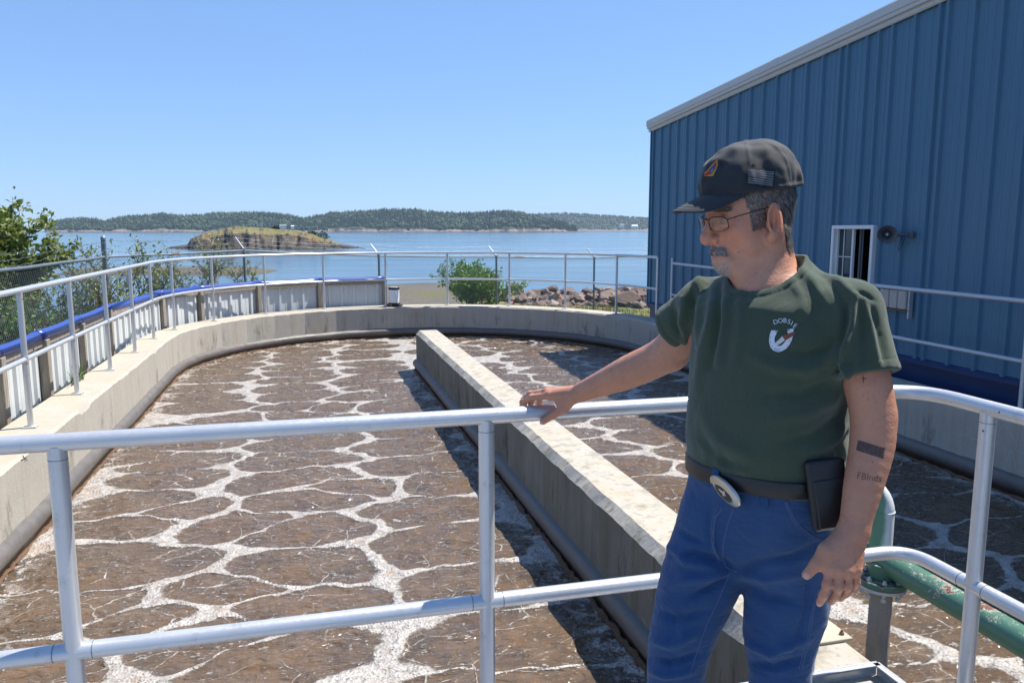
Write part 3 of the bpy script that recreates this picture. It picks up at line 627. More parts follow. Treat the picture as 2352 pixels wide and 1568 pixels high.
# ================================================================== CHAIN-LINK FENCE
m_galv = simple('grey galvanised steel', (.17, .20, .22), .5, .5, .2, 4)
m_galvl = simple('light galvanised steel', (.27, .30, .33), .45, .5, .15, 4)
m_wire = simple('chain link wire', (.13, .155, .175), .5, .5, .15, 3)
m_rust = simple('rust patch', (.28, .11, .04), .85, 0, .3, 40)
cf = thing('chain_link_fence', 'grey chain-link fence topped with barbed wire above the shore', 'fence', (-3.7, 16.5, -.7))
corner = Vector(camP(240, 590, 15)); C = [camP(560, 575, 19), camP(870, 588, 21), camP(1140, 590, 23), camP(1365, 593, 25), camP(1530, 597, 27.5), camP(1790, 602, 28.5)]
C = [Vector(q) for q in C]; C = C[:4] + [Vector(camP(1521, 583, 26.0))]
def gz(p): return float(terrain(np.array([p.x]), np.array([p.y]))[0])
def link_mesh(a, b, h0, name='chain_link'):
    """zigzag wires between two top points, h0 = (drop at a, drop at b)"""
    L = math.hypot(b.x - a.x, b.y - a.y); w = .0375; n = int(L / w); m = int(1.8 / w); t = Vector((b.x - a.x, b.y - a.y, 0)) / L; nm = np.array([-t.y, t.x, 0])
    i = np.arange(n)[:, None]; k = np.arange(m + 1)[None]; s = (i + ((k + i) % 2)) * w; f = s / L
    z = a.z + (b.z - a.z) * f - .01 - k * (h0 / m); P = np.stack([a.x + t.x * s, a.y + t.y * s, z], 2)
    P = P + nm * (.002 * np.where(((k + i) % 2) == 0, 1, -1))[..., None]
    r = .0036 if abs(b.x - a.x) > .5 else .0017; O = [np.array([t.x * r * math.cos(q), t.y * r * math.cos(q), 0]) + nm * r * math.sin(q) for q in (0, 2.09, 4.19)]
    V = np.stack([P + o for o in O], 2).reshape(-1, 3); idx = np.arange(n * (m + 1) * 3).reshape(n, m + 1, 3); Fs = []
    for q in range(3): Fs.append(np.stack([idx[:, :-1, q], idx[:, :-1, (q + 1) % 3], idx[:, 1:, (q + 1) % 3], idx[:, 1:, q]], -1).reshape(-1, 4))
    ob = npmesh(name, V, np.concatenate(Fs), m_wire, smooth=False); ob['kind'] = 'stuff'; under(cf, ob)
def rail_between(a, b, r, name, mat, dz=0): under(cf, MB().tube([a + Vector((0, 0, dz)), a.lerp(b, .5) + Vector((0, 0, dz - .01)), b + Vector((0, 0, dz))], r, 8).build(name, mat))
# corner post
cp_ = Vector((corner.x, corner.y, 0))
under(cf, MB().tube([(cp_.x, cp_.y, -1.4), (cp_.x, cp_.y, 1.43)], .045, 14).build('corner_post', m_galv))
under(cf, MB().lathe([(.049, 0), (.049, .03), (.042, .05), (.022, .066), (.002, .07)], 14, (cp_.x, cp_.y, 1.42)).build('post_cap', m_galvl))
for zz_ in (1.33, 1.2, 1.05, .5, 0): under(cf, MB().tube([(cp_.x, cp_.y, zz_), (cp_.x, cp_.y, zz_ + .03)], .049, 14).build('band', m_galvl))
# far run
prev = Vector((corner.x, corner.y, corner.z)); 
arms = []
for i, c_ in enumerate(C):
    a, b = prev, c_
    link_mesh(a, b, 1.78); rail_between(a, b, .021, 'top_rail', m_galvl); 
    if i < 4:
        under(cf, MB().tube([(b.x, b.y, b.z - 2.6), (b.x, b.y, b.z + .02)], .030, 10).build('post', m_galv))
        under(cf, MB().tube([(b.x, b.y, b.z - .05), (b.x, b.y, b.z + .05)], .040, 10).build('post_cap', m_galvl))
        out = Vector((-.19, .17, .30)); tip = b + out * 1.05; under(cf, MB().tube([b + Vector((0, 0, .03)), tip], [.022, .016], 8).build('barb_arm', m_galvl)); arms.append((b, tip))
    prev = b
q = corner.lerp(C[0], .45); under(cf, MB().tube([q - (C[0] - corner).normalized() * .10, q + (C[0] - corner).normalized() * .10], .0225, 8).build('sleeve', m_rust))
q = C[2].lerp(C[3], .22); under(cf, MB().tube([q - (C[3] - C[2]).normalized() * .16, q + (C[3] - C[2]).normalized() * .16], .0225, 8).build('sleeve', m_rust))
# left run towards the viewer
LX = corner.x + .08; left_pts = [corner, Vector((LX, 13.4, 1.10)), Vector((LX, 10.4, 1.11)), Vector((LX, 7.4, 1.12)), Vector((LX, 4.4, 1.12))]
for a, b in zip(left_pts[:-1], left_pts[1:]):
    link_mesh(a, b, 1.8); rail_between(a, b, .026, 'top_rail', m_galv); 
    if b.y < 13: under(cf, MB().tube([(b.x, b.y, -1.6), (b.x, b.y, b.z)], .030, 10).build('post', m_galv))
    rail_between(a, b, .021, 'lower_rail', m_galv, -.98)
def barbed(pts, name='barbed_wire'):
    mb = MB(); P = []
    for a, b in zip(pts[:-1], pts[1:]):
        L = (b - a).length; n = max(3, int(L / .12))
        for k in range(n):
            f = k / n; P.append(a.lerp(b, f) + Vector((0, 0, -.05 * math.sin(math.pi * f) + .008 * math.sin(k * 1.7 + L))))
    P.append(pts[-1]); mb.tube(P, .0024, 4)
    for q in P[::1]:
        for _ in range(2):
            v = Vector((random.uniform(-1, 1), random.uniform(-1, 1), random.uniform(-1, 1))).normalized() * .020; mb.tube([q - v, q + v], .0022, 3)
    under(cf, mb.build(name, m_galv, smooth=0))
for lv in (.25, .6, .95):
    barbed([Vector((corner.x, corner.y, 1.12 + lv * .30))] + [a.lerp(t, lv) for a, t in arms] + [C[4] + Vector((-.15, .15, .30)) * lv])
    barbed([Vector((corner.x, corner.y, 1.12 + lv * .28)), Vector((LX - .1, 13.4, 1.14 + lv * .25)), Vector((LX - .15, 10.4, 1.08 + lv * .24)), Vector((LX - .1, 4.4, 1.1 + lv * .25))])

# ================================================================== BLUE BUILDING
XB, BY0, BY1 = 6.5, -6.0, 14.22
def roofz(y): return 3.56 + (14.22 - y) * .0667 if y > -1.5 else 3.56 + 15.72 * .0667 - (-1.5 - y) * .0667
g = G('blue siding paint'); p = g.pos(); n = g.noise(p, 1.2, 5, .6); st_ = g.rng(g.noise(g.map(p, (8, 8, .4)), 2, 5, .7), .55, .75)
c = g.mix(n, (.049, .142, .230), (.061, .168, .265)); c = g.mix(g.math('MULTIPLY', st_, .22), c, (.10, .16, .20)); rn = g.rnd(); c = g.mix(g.rng(rn, 0, 1, 0, .14), c, (.11, .17, .21))
m_side = g.bsdf(c, g.rng(n, .3, .7, .42, .58), 0, g.bump(g.noise(g.map(p, (1, 1, .6)), 2.4, 4), .22, .05))
m_skirt = simple('dark blue skirt paint', (.008, .030, .11), .45, 0, .2, 2)
m_trim = simple('off white trim', (.52, .52, .50), .5, 0, .08, 3)
m_trim2 = simple('white vinyl', (.70, .71, .72), .35, 0, .06, 6)
bl = thing('metal_building', 'blue ribbed metal building with off-white roof edge and sliding window', 'building', (XB, 8, 0))
SB = .19; RP = .339
# window opening
w0 = atX(1922, 518, XB); w1 = atX(2019, 518, XB); WY1, WY0 = w0[1] - .0, w1[1]; WZ1, WZ0 = 1.655, .62
def rib_prof(y0, y1):
    """profile over one panel width, running towards -Y: (y, depth towards -X)"""
    pts = []; y_ = y1
    k = 0
    while y_ > y0 + 1e-6:
        for dy, d in ((0, .0), (.012, 0), (.028, .032), (.062, .032), (.078, 0), (.150, 0), (.160, .005), (.185, .005), (.195, 0), (.245, 0), (.255, .005), (.280, .005), (.290, 0)):
            pts.append((y_ - dy, d))
        y_ -= RP
    pts.append((y0, 0)); return pts
def siding(y0, y1, zlo, ztop, name='siding_panel'):
    pts = rib_prof(y0, y1); pts = [q for q in pts if y0 - 1e-9 <= q[0] <= y1 + 1e-9]
    k = len(pts); vs = [(XB - d, y, zlo) for y, d in pts] + [(XB - d, y, ztop(y)) for y, d in pts]
    return MB().add(vs, [(j, j + 1, k + j + 1, k + j) for j in range(k - 1)])
y1 = BY1; 
PW = RP * 3
while y1 > BY0:
    y0 = max(BY0, y1 - PW + .0005)
    if y0 < WY1 and y1 > WY0:            # panels around the window: cut
        for ya, yb_, zl, zt in ((max(y0, WY1), y1, SB, roofz), (y0, min(y1, WY0), SB, roofz)):
            if yb_ - ya > .01: under(bl, siding(ya, yb_, zl, zt).build('siding_panel', m_side, smooth=0))
        ya, yb_ = max(y0, WY0), min(y1, WY1)
        under(bl, siding(ya, yb_, WZ1, roofz).build('siding_panel', m_side, smooth=0)); under(bl, siding(ya, yb_, SB, lambda y: WZ0).build('siding_panel', m_side, smooth=0))
    else: under(bl, siding(y0, y1, SB, roofz).build('siding_panel', m_side, smooth=0))
    y1 -= PW
# backing shell (other walls), skirt, flashing, corner and rake trim, roof
sh = MB(); XE = 16.0
for (xa, ya, xb_, yb_) in ((XB + .02, BY1 - .01, XE, BY1 - .01), (XE, BY1 - .01, XE, BY0), (XE, BY0, XB + .02, BY0)):
    sh.add([(xa, ya, -1.5), (xb_, yb_, -1.5), (xb_, yb_, roofz(yb_) - .02), (xa, ya, roofz(ya) - .02)], [(0, 1, 2, 3)])
under(bl, sh.build('wall', m_side, smooth=0))
under(bl, MB().box((XB + .035, (BY0 + BY1) / 2, (SB - 1.6) / 2), (.05, BY1 - BY0 - .02, SB + 1.6)).build('skirt', m_skirt, smooth=0))
under(bl, MB().add([(XB - .003, BY1, SB + .015), (XB - .003, BY0, SB + .015), (XB - .05, BY0, SB - .02), (XB - .05, BY1, SB - .02), (XB - .05, BY1, SB - .055), (XB - .05, BY0, SB - .055)], [(0, 1, 2, 3), (3, 2, 5, 4)]).build('drip_flashing', m_skirt, smooth=0))
under(bl, MB().box((XB + .03, BY1 + .015, (roofz(BY1) + SB) / 2 - .05), (.16, .03, roofz(BY1) - SB + .05)).box((XB - .016, BY1 - .03, (roofz(BY1) + SB) / 2 - .05), (.028, .09, roofz(BY1) - SB + .02)).build('corner_trim', m_side, smooth=0))
def rake(ya, yb_):
    pr = [(-.035, -.10), (-.050, -.085), (-.050, -.045), (-.085, -.035), (-.085, .005), (-.10, .015), (-.10, .105), (-.085, .125), (.06, .125)]
    A = [(XB + a, y, roofz(y) + b) for y in (ya, yb_) for a, b in pr]; k = len(pr)
    return MB().add(A, [(j, j + 1, k + j + 1, k + j) for j in range(k - 1)] + [tuple(range(k - 1, -1, -1)), tuple(range(k, 2 * k))])
yj = 14.22 + .12
seg = [14.34, 10.1, 6.2, 2.3, -1.5]
for a, b in zip(seg[:-1], seg[1:]): under(bl, rake(a - .002, b + .002).build('rake_trim', m_trim, smooth=0))
under(bl, rake(-1.502, -6.1).build('rake_trim', m_trim, smooth=0))
for s_ in seg[1:3]:
    o = rake(s_ + .02, s_ - .10); o.v = [(x - .004, y, z + .003) for x, y, z in o.v]; under(bl, o.build('trim_splice', m_trim, smooth=0))
under(bl, MB().add([(XB - .07, 14.33, roofz(14.33) + .128), (XE, 14.33, roofz(14.33) + .128), (XE, -1.5, roofz(-1.5) + .128), (XB - .07, -1.5, roofz(-1.5) + .128), (XE, -6.1, roofz(-6.1) + .128), (XB - .07, -6.1, roofz(-6.1) + .128)], [(0, 1, 2, 3), (3, 2, 4, 5)]).build('roof', m_trim, smooth=0))
y_ = BY1 - .2
for k in range(40):
    under(bl, MB().lathe([(.010, 0), (.009, .004), (.002, .006)], 6, (XB - .052, y_, roofz(y_) - .065), Matrix.Rotation(-math.pi / 2, 3, 'Y')).build('screw', m_trim)); y_ -= RP
    if y_ < 4: break
# window
fw = .045
wy = (WY0 + WY1) / 2; wz = (WZ0 + WZ1) / 2; WW = WY1 - WY0; WH = WZ1 - WZ0
def empty_part(name, parent):
    return None
wf_ = MB()
for c_, d_ in (((XB - .03, wy, WZ1 - fw / 2), (.09, WW, fw)), ((XB - .03, wy, WZ0 + fw / 2), (.09, WW, fw)), ((XB - .03, WY0 + fw / 2, wz), (.09, fw, WH - 2 * fw)), ((XB - .03, WY1 - fw / 2, wz), (.09, fw, WH - 2 * fw))): wf_.bbox(c_, d_, .003)
win = under(bl, wf_.build('window', m_trim2, smooth=0, origin=(XB - .03, wy, wz)))
def sub(parent, ob):      # part of a part; parent has an origin location and sits under the building
    ob.parent = parent; ob.matrix_parent_inverse = (Matrix.Translation(-Vector(bl.location)) @ Matrix.Translation(parent.location)).inverted() @ Matrix.Translation(-Vector(bl.location)) if False else Matrix.Translation(-Vector(parent.location)); return ob
my = WY1 - WW * .46
sub(win, MB().bbox((XB - .012, my, wz), (.035, .03, WH - 2 * fw), .003).bbox((XB - .012, WY1 - fw - .012, wz), (.03, .024, WH - 2 * fw), .002).build('sash', m_trim2, smooth=0))
sub(win, MB().box((XB - .004, WY1 - fw - .12, wz), (.008, .010, WH - 2 * fw)).box((XB - .004, (my + WY1 - fw) / 2, wz + .13), (.008, WY1 - fw - my, .010)).build('muntin', m_trim2, smooth=0))
g = G('window glass'); m_glass = g.bsdf((.03, .05, .055), .04, 0, None, **{'Specular IOR Level': .6})
sub(win, MB().box((XB + .006, (my + WY1 - fw) / 2, wz), (.006, WY1 - fw - my, WH - 2 * fw)).build('pane', m_glass, smooth=0))
m_dark = simple('dark interior', (.012, .013, .016), .8)
dk_ = MB(); dk_.add([(XB + .05, WY0, WZ0), (XB + .9, WY0, WZ0), (XB + .9, WY0, WZ1), (XB + .05, WY0, WZ1), (XB + .05, WY1, WZ0), (XB + .9, WY1, WZ0), (XB + .9, WY1, WZ1), (XB + .05, WY1, WZ1)], [(0, 3, 2, 1), (4, 5, 6, 7), (1, 2, 6, 5), (0, 1, 5, 4), (3, 7, 6, 2)])
sub(win, dk_.build('recess', m_dark, smooth=0))
m_curt = simple('grey blind', (.09, .10, .115), .7)
sub(win, MB().bbox((XB + .03, my - .075, wz), (.02, .03, WH - 2 * fw), .003).bbox((XB + .035, my - .11, wz), (.012, .02, WH - 2 * fw), .003).build('blind', m_curt, smooth=0))
# horn loudspeaker
hc = Vector(atX(2038, 539, XB - .27)); m_horn = simple('horn grey paint', (.105, .115, .125), .5, .2, .12, 6)
hs = thing('horn_loudspeaker', 'grey horn loudspeaker on a bracket beside the sliding window', 'loudspeaker', tuple(hc))
ax = Vector((-.62, -.76, -.05)).normalized(); Rh = ax.to_track_quat('Z', 'Y').to_matrix()
pr = [(.013, -.24), (.03, -.235), (.045, -.19), (.04, -.18), (.034, -.15), (.036, -.12), (.045, -.08), (.062, -.04), (.085, -.012), (.101, 0), (.104, .004), (.101, .007), (.097, .004), (.080, -.012), (.056, -.04), (.038, -.08), (.02, -.10)]
under(hs, MB().lathe(pr, 32, hc, Rh).build('horn_bell', m_horn))
under(hs, MB().lathe([(.036, -.10), (.034, -.06), (.024, -.035), (.014, -.028), (.001, -.026)], 20, hc, Rh).build('reflector_cone', m_horn))
under(hs, MB().lathe([(.008, -.03), (.008, -.022), (.001, -.021)], 12, hc, Rh).build('screw', m_trim2))
tail = hc - ax * .19; wp = Vector((XB - .034, hc.y - .10, hc.z + .0))
under(hs, MB().tube([tail, tail + Vector((.06, 0, -.02)), wp + Vector((-.06, .02, 0)), wp], .014, 10).bbox(wp - Vector((.01, 0, 0)), (.03, .07, .07), .004).bbox(tail + Vector((0, 0, -.06)), (.05, .04, .04), .005).build('bracket', m_horn))
cb = [wp + Vector((-.02, .12 + .05 * math.sin(t * 1.3), -.02 - .16 * math.sin(t))) for t in np.linspace(0, 3.1, 14)]; under(hs, MB().tube(cb, .003, 6).build('cable', m_dark))
# weathered outlet box
bx_c = Vector(atX(2056, 687, XB - .06)); m_beige = simple('beige enamel', (.42, .40, .36), .5, 0, .12, 12)
m_rusty = simple('rusty strut', (.26, .15, .09), .7, .3, .4, 30)
oc = thing('electrical_box', 'beige three-section electrical box on a rusty bracket under the railing line', 'box', tuple(bx_c))
wY = .40; hZ = .20
for k in range(3): under(oc, MB().bbox((bx_c.x, bx_c.y + (1 - k) * wY / 3, bx_c.z), (.07, wY / 3 - .012, hZ), .008).build('cover', m_beige))
under(oc, MB().box((bx_c.x + .02, bx_c.y, bx_c.z), (.05, wY + .01, hZ + .012)).box((bx_c.x + .01, bx_c.y, bx_c.z - hZ / 2 - .016), (.06, wY + .04, .012)).build('back_plate', m_rusty, smooth=0))
for sg in (-1, 1): under(oc, MB().box((bx_c.x + .015, bx_c.y + sg * (wY / 2 + .02), bx_c.z - .03), (.05, .022, hZ + .14)).build('bracket_leg', m_alu_old, smooth=0))
# ================================================================== AIR PIPES AND FITTINGS
g = G('peeling green pipe paint'); p = g.pos(); nz = g.sep(g.n('ShaderNodeNewGeometry').outputs['Normal'])[2]
n = g.noise(p, 6, 5, .7); n2 = g.noise(p, 26, 5, .75)
k = g.math('ADD', g.math('MULTIPLY', n, .6), g.math('ADD', g.math('MULTIPLY', n2, .45), g.math('MULTIPLY', nz, .09)))
c = g.mix(g.noise(p, 3, 3), (.045, .125, .085), (.080, .19, .13)); c = g.mix(g.rng(k, .63, .645), c, (.42, .42, .36)); c = g.mix(g.rng(k, .65, .665), c, (.13, .05, .028))
m_green = g.bsdf(c, g.rng(k, .6, .65, .4, .8), 0, g.bump(g.rng(k, .6, .63, 1, 0), .5, .004))
g = G('chalky white green elbow'); p = g.pos(); n = g.noise(p, 5, 4, .6)
c = g.mix(g.rng(g.math('ADD', g.sep(p)[0], g.math('MULTIPLY', n, .06)), 2.50, 2.485), (.60, .62, .62), (.09, .24, .16)); c = g.mix(g.rng(n, .68, .72), c, (.22, .09, .04))
m_elb = g.bsdf(c, .5)
m_cem = concrete('cast grey pipe', (.25, .24, .22), (.36, .345, .31), (.2, .16, .1), .4)
HX, HY, HZ, HR = 2.46, 2.82, .12, .055
pipe = thing('air_header_pipe', 'green pipe with peeling paint beside the right railing, standing on a flanged riser', 'pipe', (HX, HY, HZ))
under(pipe, MB().tube([(HX + .03, HY + .42, HZ), (HX + .02, HY + .1, HZ), (HX, 1.5, HZ), (HX - .02, -3, HZ)], HR, 24).build('header', m_green))
under(pipe, MB().tube([(HX, HY, HZ), (HX, HY, .055)], [HR * 1.12, HR * 1.05], 24).build('tee', m_green))
under(pipe, MB().lathe([(.105, 0), (.108, .004), (.108, .020), (.105, .024)], 32, (HX, HY, .028)).build('flange', m_green))
under(pipe, MB().lathe([(.100, 0), (.104, .003), (.104, .016), (.100, .018)], 32, (HX, HY, .006)).build('flange', m_alu_old))
for q in range(8):
    a = q * math.pi / 4 + .2; c_ = (HX + .085 * math.cos(a), HY + .085 * math.sin(a))
    under(pipe, MB().tube([(*c_, -.028), (*c_, -.012)], .012, 6).tube([(*c_, -.02), (*c_, .07)], .007, 8).tube([(*c_, .052), (*c_, .062)], .012, 6).build('bolt', m_alu_old))
under(pipe, MB().tube([(HX, HY, .01), (HX, HY, -1.2)], .048, 24).build('riser', m_cem))
gn = [(HX + .03, HY + .06, .12), (HX + .03, HY + .06, .345)] + [(HX + .03 - .11 + .11 * math.cos(a), HY + .06 + .05 * math.sin(a / 2), .345 + .11 * math.sin(a)) for a in np.linspace(.1, math.pi, 16)] + [(HX + .03 - .22, HY + .11, .22)]
under(pipe, MB().tube(gn, .050, 24).build('gooseneck', m_elb))
under(pipe, MB().lathe([(.0505, 0), (.053, .003), (.053, .006), (.0505, .009)], 24, (HX + .03, HY + .06, .335)).build('weld_bead', m_elb))
st = thing('pipe_stub', 'short grey pipe stub on a bolted tan plate atop the divider wall', 'pipe', (1.93, 2.56, 0))
m_tan = simple('tan plate', (.40, .36, .28), .7, .1, .15, 10)
under(st, MB().bbox((1.925, 2.56, .008), (.20, .21, .012), .002).build('plate', m_tan)); under(st, MB().lathe([(.052, 0), (.044, .012), (.042, .02), (.042, .105), (.049, .108), (.049, .128), (.044, .130), (.036, .130), (.036, .02)], 24, (1.915, 2.57, .014)).build('stub', m_alu_old))
for q in ((2.0, 2.49), (1.86, 2.64), (2.0, 2.64)): under(st, MB().tube([(*q, .01), (*q, .034)], .005, 8).tube([(*q, .014), (*q, .024)], .010, 6).build('bolt', m_rusty))
# lamp on the far wall
a_ = ang_at(905, TR + .2); lc = Vector(arcp(a_, 0, TR + .16)); m_wplas = simple('white plastic', (.78, .79, .79), .4, 0, .04, 4); m_blk = simple('black rubber', (.02, .02, .02), .6)
lt = thing('marker_lamp', 'white drum-shaped lamp with black rim standing on the far tank wall', 'lamp', tuple(lc))
under(lt, MB().bbox(lc + Vector((0, 0, .025)), (.30, .26, .03), .006, Matrix.Rotation(.2, 3, 'Z')).lathe([(.12, .04), (.125, .05), (.125, .065), (.112, .075)], 28, lc).build('base', m_blk))
under(lt, MB().lathe([(.108, .07), (.110, .08), (.110, .36), (.108, .37)], 32, lc).build('drum', m_wplas)); under(lt, MB().lathe([(.111, .35), (.116, .355), (.116, .395), (.108, .402), (.104, .398), (.103, .39)], 32, lc).build('rim', m_blk)); under(lt, MB().lathe([(.103, .385), (.09, .40), (.05, .408), (.002, .41)], 32, lc).build('lid', m_wplas))
# wasp on the near rail
wc = Vector((onY(64, 1027), RY - .026, RT - .030)); m_wasp = simple('wasp black', (.010, .011, .02), .25); m_wing = simple('wasp wing', (.035, .03, .06), .3)
ws = thing('wasp', 'small dark blue-black wasp clinging under the near top rail', 'wasp', tuple(wc))
under(ws, MB().tube([wc + Vector((a * .001, -.004, b * .001)) for a, b in ((-9, -5), (-8, -4.6), (-6, -3.6), (-4, -2.6), (-3, -2), (-1, -.4), (1, .8), (2.6, 1.2), (3.4, 1.8), (5, 2.6), (6, 2.8))], [.0004, .0014, .0019, .0014, .0005, .0021, .0022, .0009, .0014, .0013, .0003], 10).build('body', m_wasp))
for pts in (((0, 0), (-2.6, 4), (-4, 8), (-2.4, 9), (-.4, 5)), ((1, 0), (4, -2.6), (8.4, -5.6), (7, -6.2), (2.6, -4))):
    under(ws, MB().prism([wc + Vector((a * .001, -.006, b * .001)) for a, b in pts], (0, 0, 0), (0, -.0002, 0)).build('wing', m_wing, smooth=0))
for dx, ex, ez in ((-1, -9, -9), (0, -1, -12), (1.5, 2, -8), (5, 9, 5), (-.5, -5, 5), (2, 6, 6)):
    under(ws, MB().tube([wc + Vector((dx * .001, -.003, 0)), wc + Vector(((dx + ex) * .0005, -.006, ez * .0003)), wc + Vector((ex * .001, 0, ez * .001))], .00035, 5).build('leg', m_wasp))

# ================================================================== PLANTS
def leaf_mat(name, a, b, c_):
    g = G(name); t = g.attr('tint'); col = g.ramp(t, [(0, a), (.5, b), (1, c_)])
    m = g.bsdf(col, .5, 0, None); d = g.pb
    tr = g.n('ShaderNodeBsdfTranslucent'); g.put(tr.inputs[0], g.mix(.5, col, (.22, .30, .03))); mx = g.n('ShaderNodeMixShader'); mx.inputs[0].default_value = .3
    g.L.new(d.outputs[0], mx.inputs[1]); g.L.new(tr.outputs[0], mx.inputs[2]); g.L.new(mx.outputs[0], g.out_.inputs[0]); return m
m_leafA = leaf_mat('olive leaves', (.07, .11, .022), (.18, .23, .05), (.33, .34, .10))
m_leafB = leaf_mat('bright leaves', (.05, .13, .02), (.12, .25, .04), (.22, .36, .08))
m_bark = simple('bark', (.12, .10, .08), .9, 0, .25, 12, .6, .01)
def leaves_mesh(P, D, size, seed):
    """diamond folded leaves at P pointing along D"""
    R = np.random.default_rng(seed); n = len(P); D = D / np.linalg.norm(D, axis=1, keepdims=True)
    U = np.cross(D, R.normal(size=(n, 3))); U /= np.linalg.norm(U, axis=1, keepdims=True) + 1e-9; N = np.cross(U, D)
    L = size * R.uniform(.6, 1.3, (n, 1)); w = L * .26
    a = P; b = P + D * L * .5 + U * w + N * L * .10; c = P + D * L; d = P + D * L * .5 - U * w + N * L * .10
    V = np.stack([a, b, c, d], 1).reshape(-1, 3); i = np.arange(n)[:, None] * 4
    return V, np.concatenate([i + np.array([[0, 1, 2]]), i + np.array([[0, 2, 3]])]), np.repeat(np.clip(R.normal(.45, .25, n), 0, 1), 4)
def shrub(name, label, base, h, rx, nstem, nleaf, size, mat, seed, cat='shrub', group=None, spread=.6, bare=.25, curve=.3):
    R = np.random.default_rng(seed); b0 = np.array(base, float); t = thing(name, label, cat, tuple(b0), group); mb = MB(); LP = []; LD = []
    def grow(p, d, L, r, lev):
        n = 6; pts = [p]; q = p.copy(); dd = d.copy()
        for k in range(n):
            dd = dd + R.normal(0, .12, 3) + np.array([0, 0, curve * .12]); dd /= np.linalg.norm(dd); q = q + dd * L / n; pts.append(q.copy())
            if lev < 2 and k >= 1:
                for _ in range(R.integers(1, 3)):
                    s = R.normal(0, 1, 3); s[2] = abs(s[2]) * .5 + .1; s /= np.linalg.norm(s); nd = dd * .55 + s * .8; nd /= np.linalg.norm(nd); grow(q.copy(), nd, L * R.uniform(.35, .55), r * .5, lev + 1)
            if lev >= 1 or k > n * bare: LP.append((q.copy(), dd.copy(), lev))
        mb.tube(pts, [max(.002, r * (1 - .75 * i / n)) for i in range(n + 1)], 5 if lev else 7, caps=False)
    for s in range(nstem):
        a = R.uniform(0, 6.28); d = np.array([math.cos(a) * spread * R.uniform(.2, 1) * rx / h, math.sin(a) * spread * R.uniform(.2, 1) * rx / h, 1.0]); d /= np.linalg.norm(d)
        grow(b0 + np.array([math.cos(a), math.sin(a), 0]) * .06 * rx * R.uniform(0, 1), d, h * R.uniform(.7, 1.0), .012 * h + .006, 0)
    pts = np.array([q[0] for q in LP]); dr = np.array([q[1] for q in LP]); lv = np.array([q[2] for q in LP])
    w = np.where(lv == 2, 1.0, .35); idx = R.choice(len(pts), nleaf, p=w / w.sum())
    P = pts[idx] + R.normal(0, .035 * h ** .5, (nleaf, 3)) ; D = dr[idx] * .6 + R.normal(0, .6, (nleaf, 3)); D[:, 2] -= .15
    V, F_, T = leaves_mesh(P, D, size, seed + 1)
    under(t, mb.build('trunk', m_bark)); under(t, npmesh('crown', V, F_, mat, smooth=False, attrs={'tint': ('FLOAT', T)})); return t
def gnd(px, F): 
    x, y = fl((px - 1176) / FPX * F, F); return (x, y, float(terrain(np.array([x]), np.array([y]))[0]) - .03)
shrub('alder_tree', 'large leafy olive-green tree behind the chain-link fence at the corner', gnd(-88, 14.8), 2.5, 1.9, 16, 40000, .125, m_leafA, 11, 'tree', spread=.95, curve=.3, bare=.0)
shrub('leafy_bush', 'bright green leafy bush growing against the seaward chain-link fence', gnd(1078, 25.3), 1.42, 1.7, 16, 7500, .11, m_leafB, 21, 'bush', spread=1.3, bare=.0, curve=.15)
for i, (px, F, h, n, lab) in enumerate([(205, 14.2, 1.25, 700, 'low leafy shrub just behind the round-capped corner post'), (262, 16.0, 1.5, 800, 'open twiggy sapling next to the round-capped corner post'), (480, 20.5, 2.0, 420, 'tall bare-stemmed sapling near the fence post before the islet'), (330, 17.5, 1.5, 420, 'sparse spindly sapling midway along the fence by the blue cap'), (545, 21, 1.4, 220, 'thin sapling with few leaves close to the leaning barb arm'), (405, 18.6, 1.2, 420, 'small low sapling tucked behind the blue pipe cap'), (100, 13.2, 1.0, 700, 'dense green weed clump at the foot of the large tree'), (25, 11.6, .95, 800, 'bright weed clump behind the fence beside the blue pipe')]):
    shrub('sapling' if i in (1, 2, 3, 4, 5) else 'shrub', lab, gnd(px, F), h, .8, 3 if i in (1, 2, 3, 4, 5) else 9, n, .085, m_leafB if i > 5 else m_leafA, 40 + i, 'sapling' if i in (1, 2, 3, 4, 5) else 'shrub', 'young plants along the fence', spread=.9 if i != 6 else 1.2)
# islet bushes
for px, py, s_, lab in ((716, 536, 1.3, 'dark round bush on the right shoulder of the islet'), (738, 541, 2.0, 'wide green bush at the right end of the islet turf'), (634, 523, 1.0, 'small dark bush near the crest of the islet')):
    b = camP(px, py + 3, FI - 1); R = np.random.default_rng(int(px)); n = 420; d = R.normal(size=(n, 3)); d /= np.linalg.norm(d, axis=1, keepdims=True); P = np.array(b) + d * np.array([s_, s_, s_ * .62]) * R.uniform(.55, 1.0, (n, 1)) * (1 + .25 * fbm(d * 2, 2, 3))[:, None]; P[:, 2] = np.maximum(P[:, 2], b[2] - .4)
    V, F_, T = leaves_mesh(P, d + R.normal(0, .5, (n, 3)), .55, int(px)); t = thing('bush', lab, 'bush', tuple(b), 'bushes on the islet'); under(t, npmesh('crown', V, F_, m_far, smooth=False, attrs={'tint': ('FLOAT', T * .6 + .3)})); under(t, MB().tube([b - np.array([0, 0, 1]), b + np.array([0, 0, s_ * .5])], [.2, .08], 6).build('trunk', m_bark))
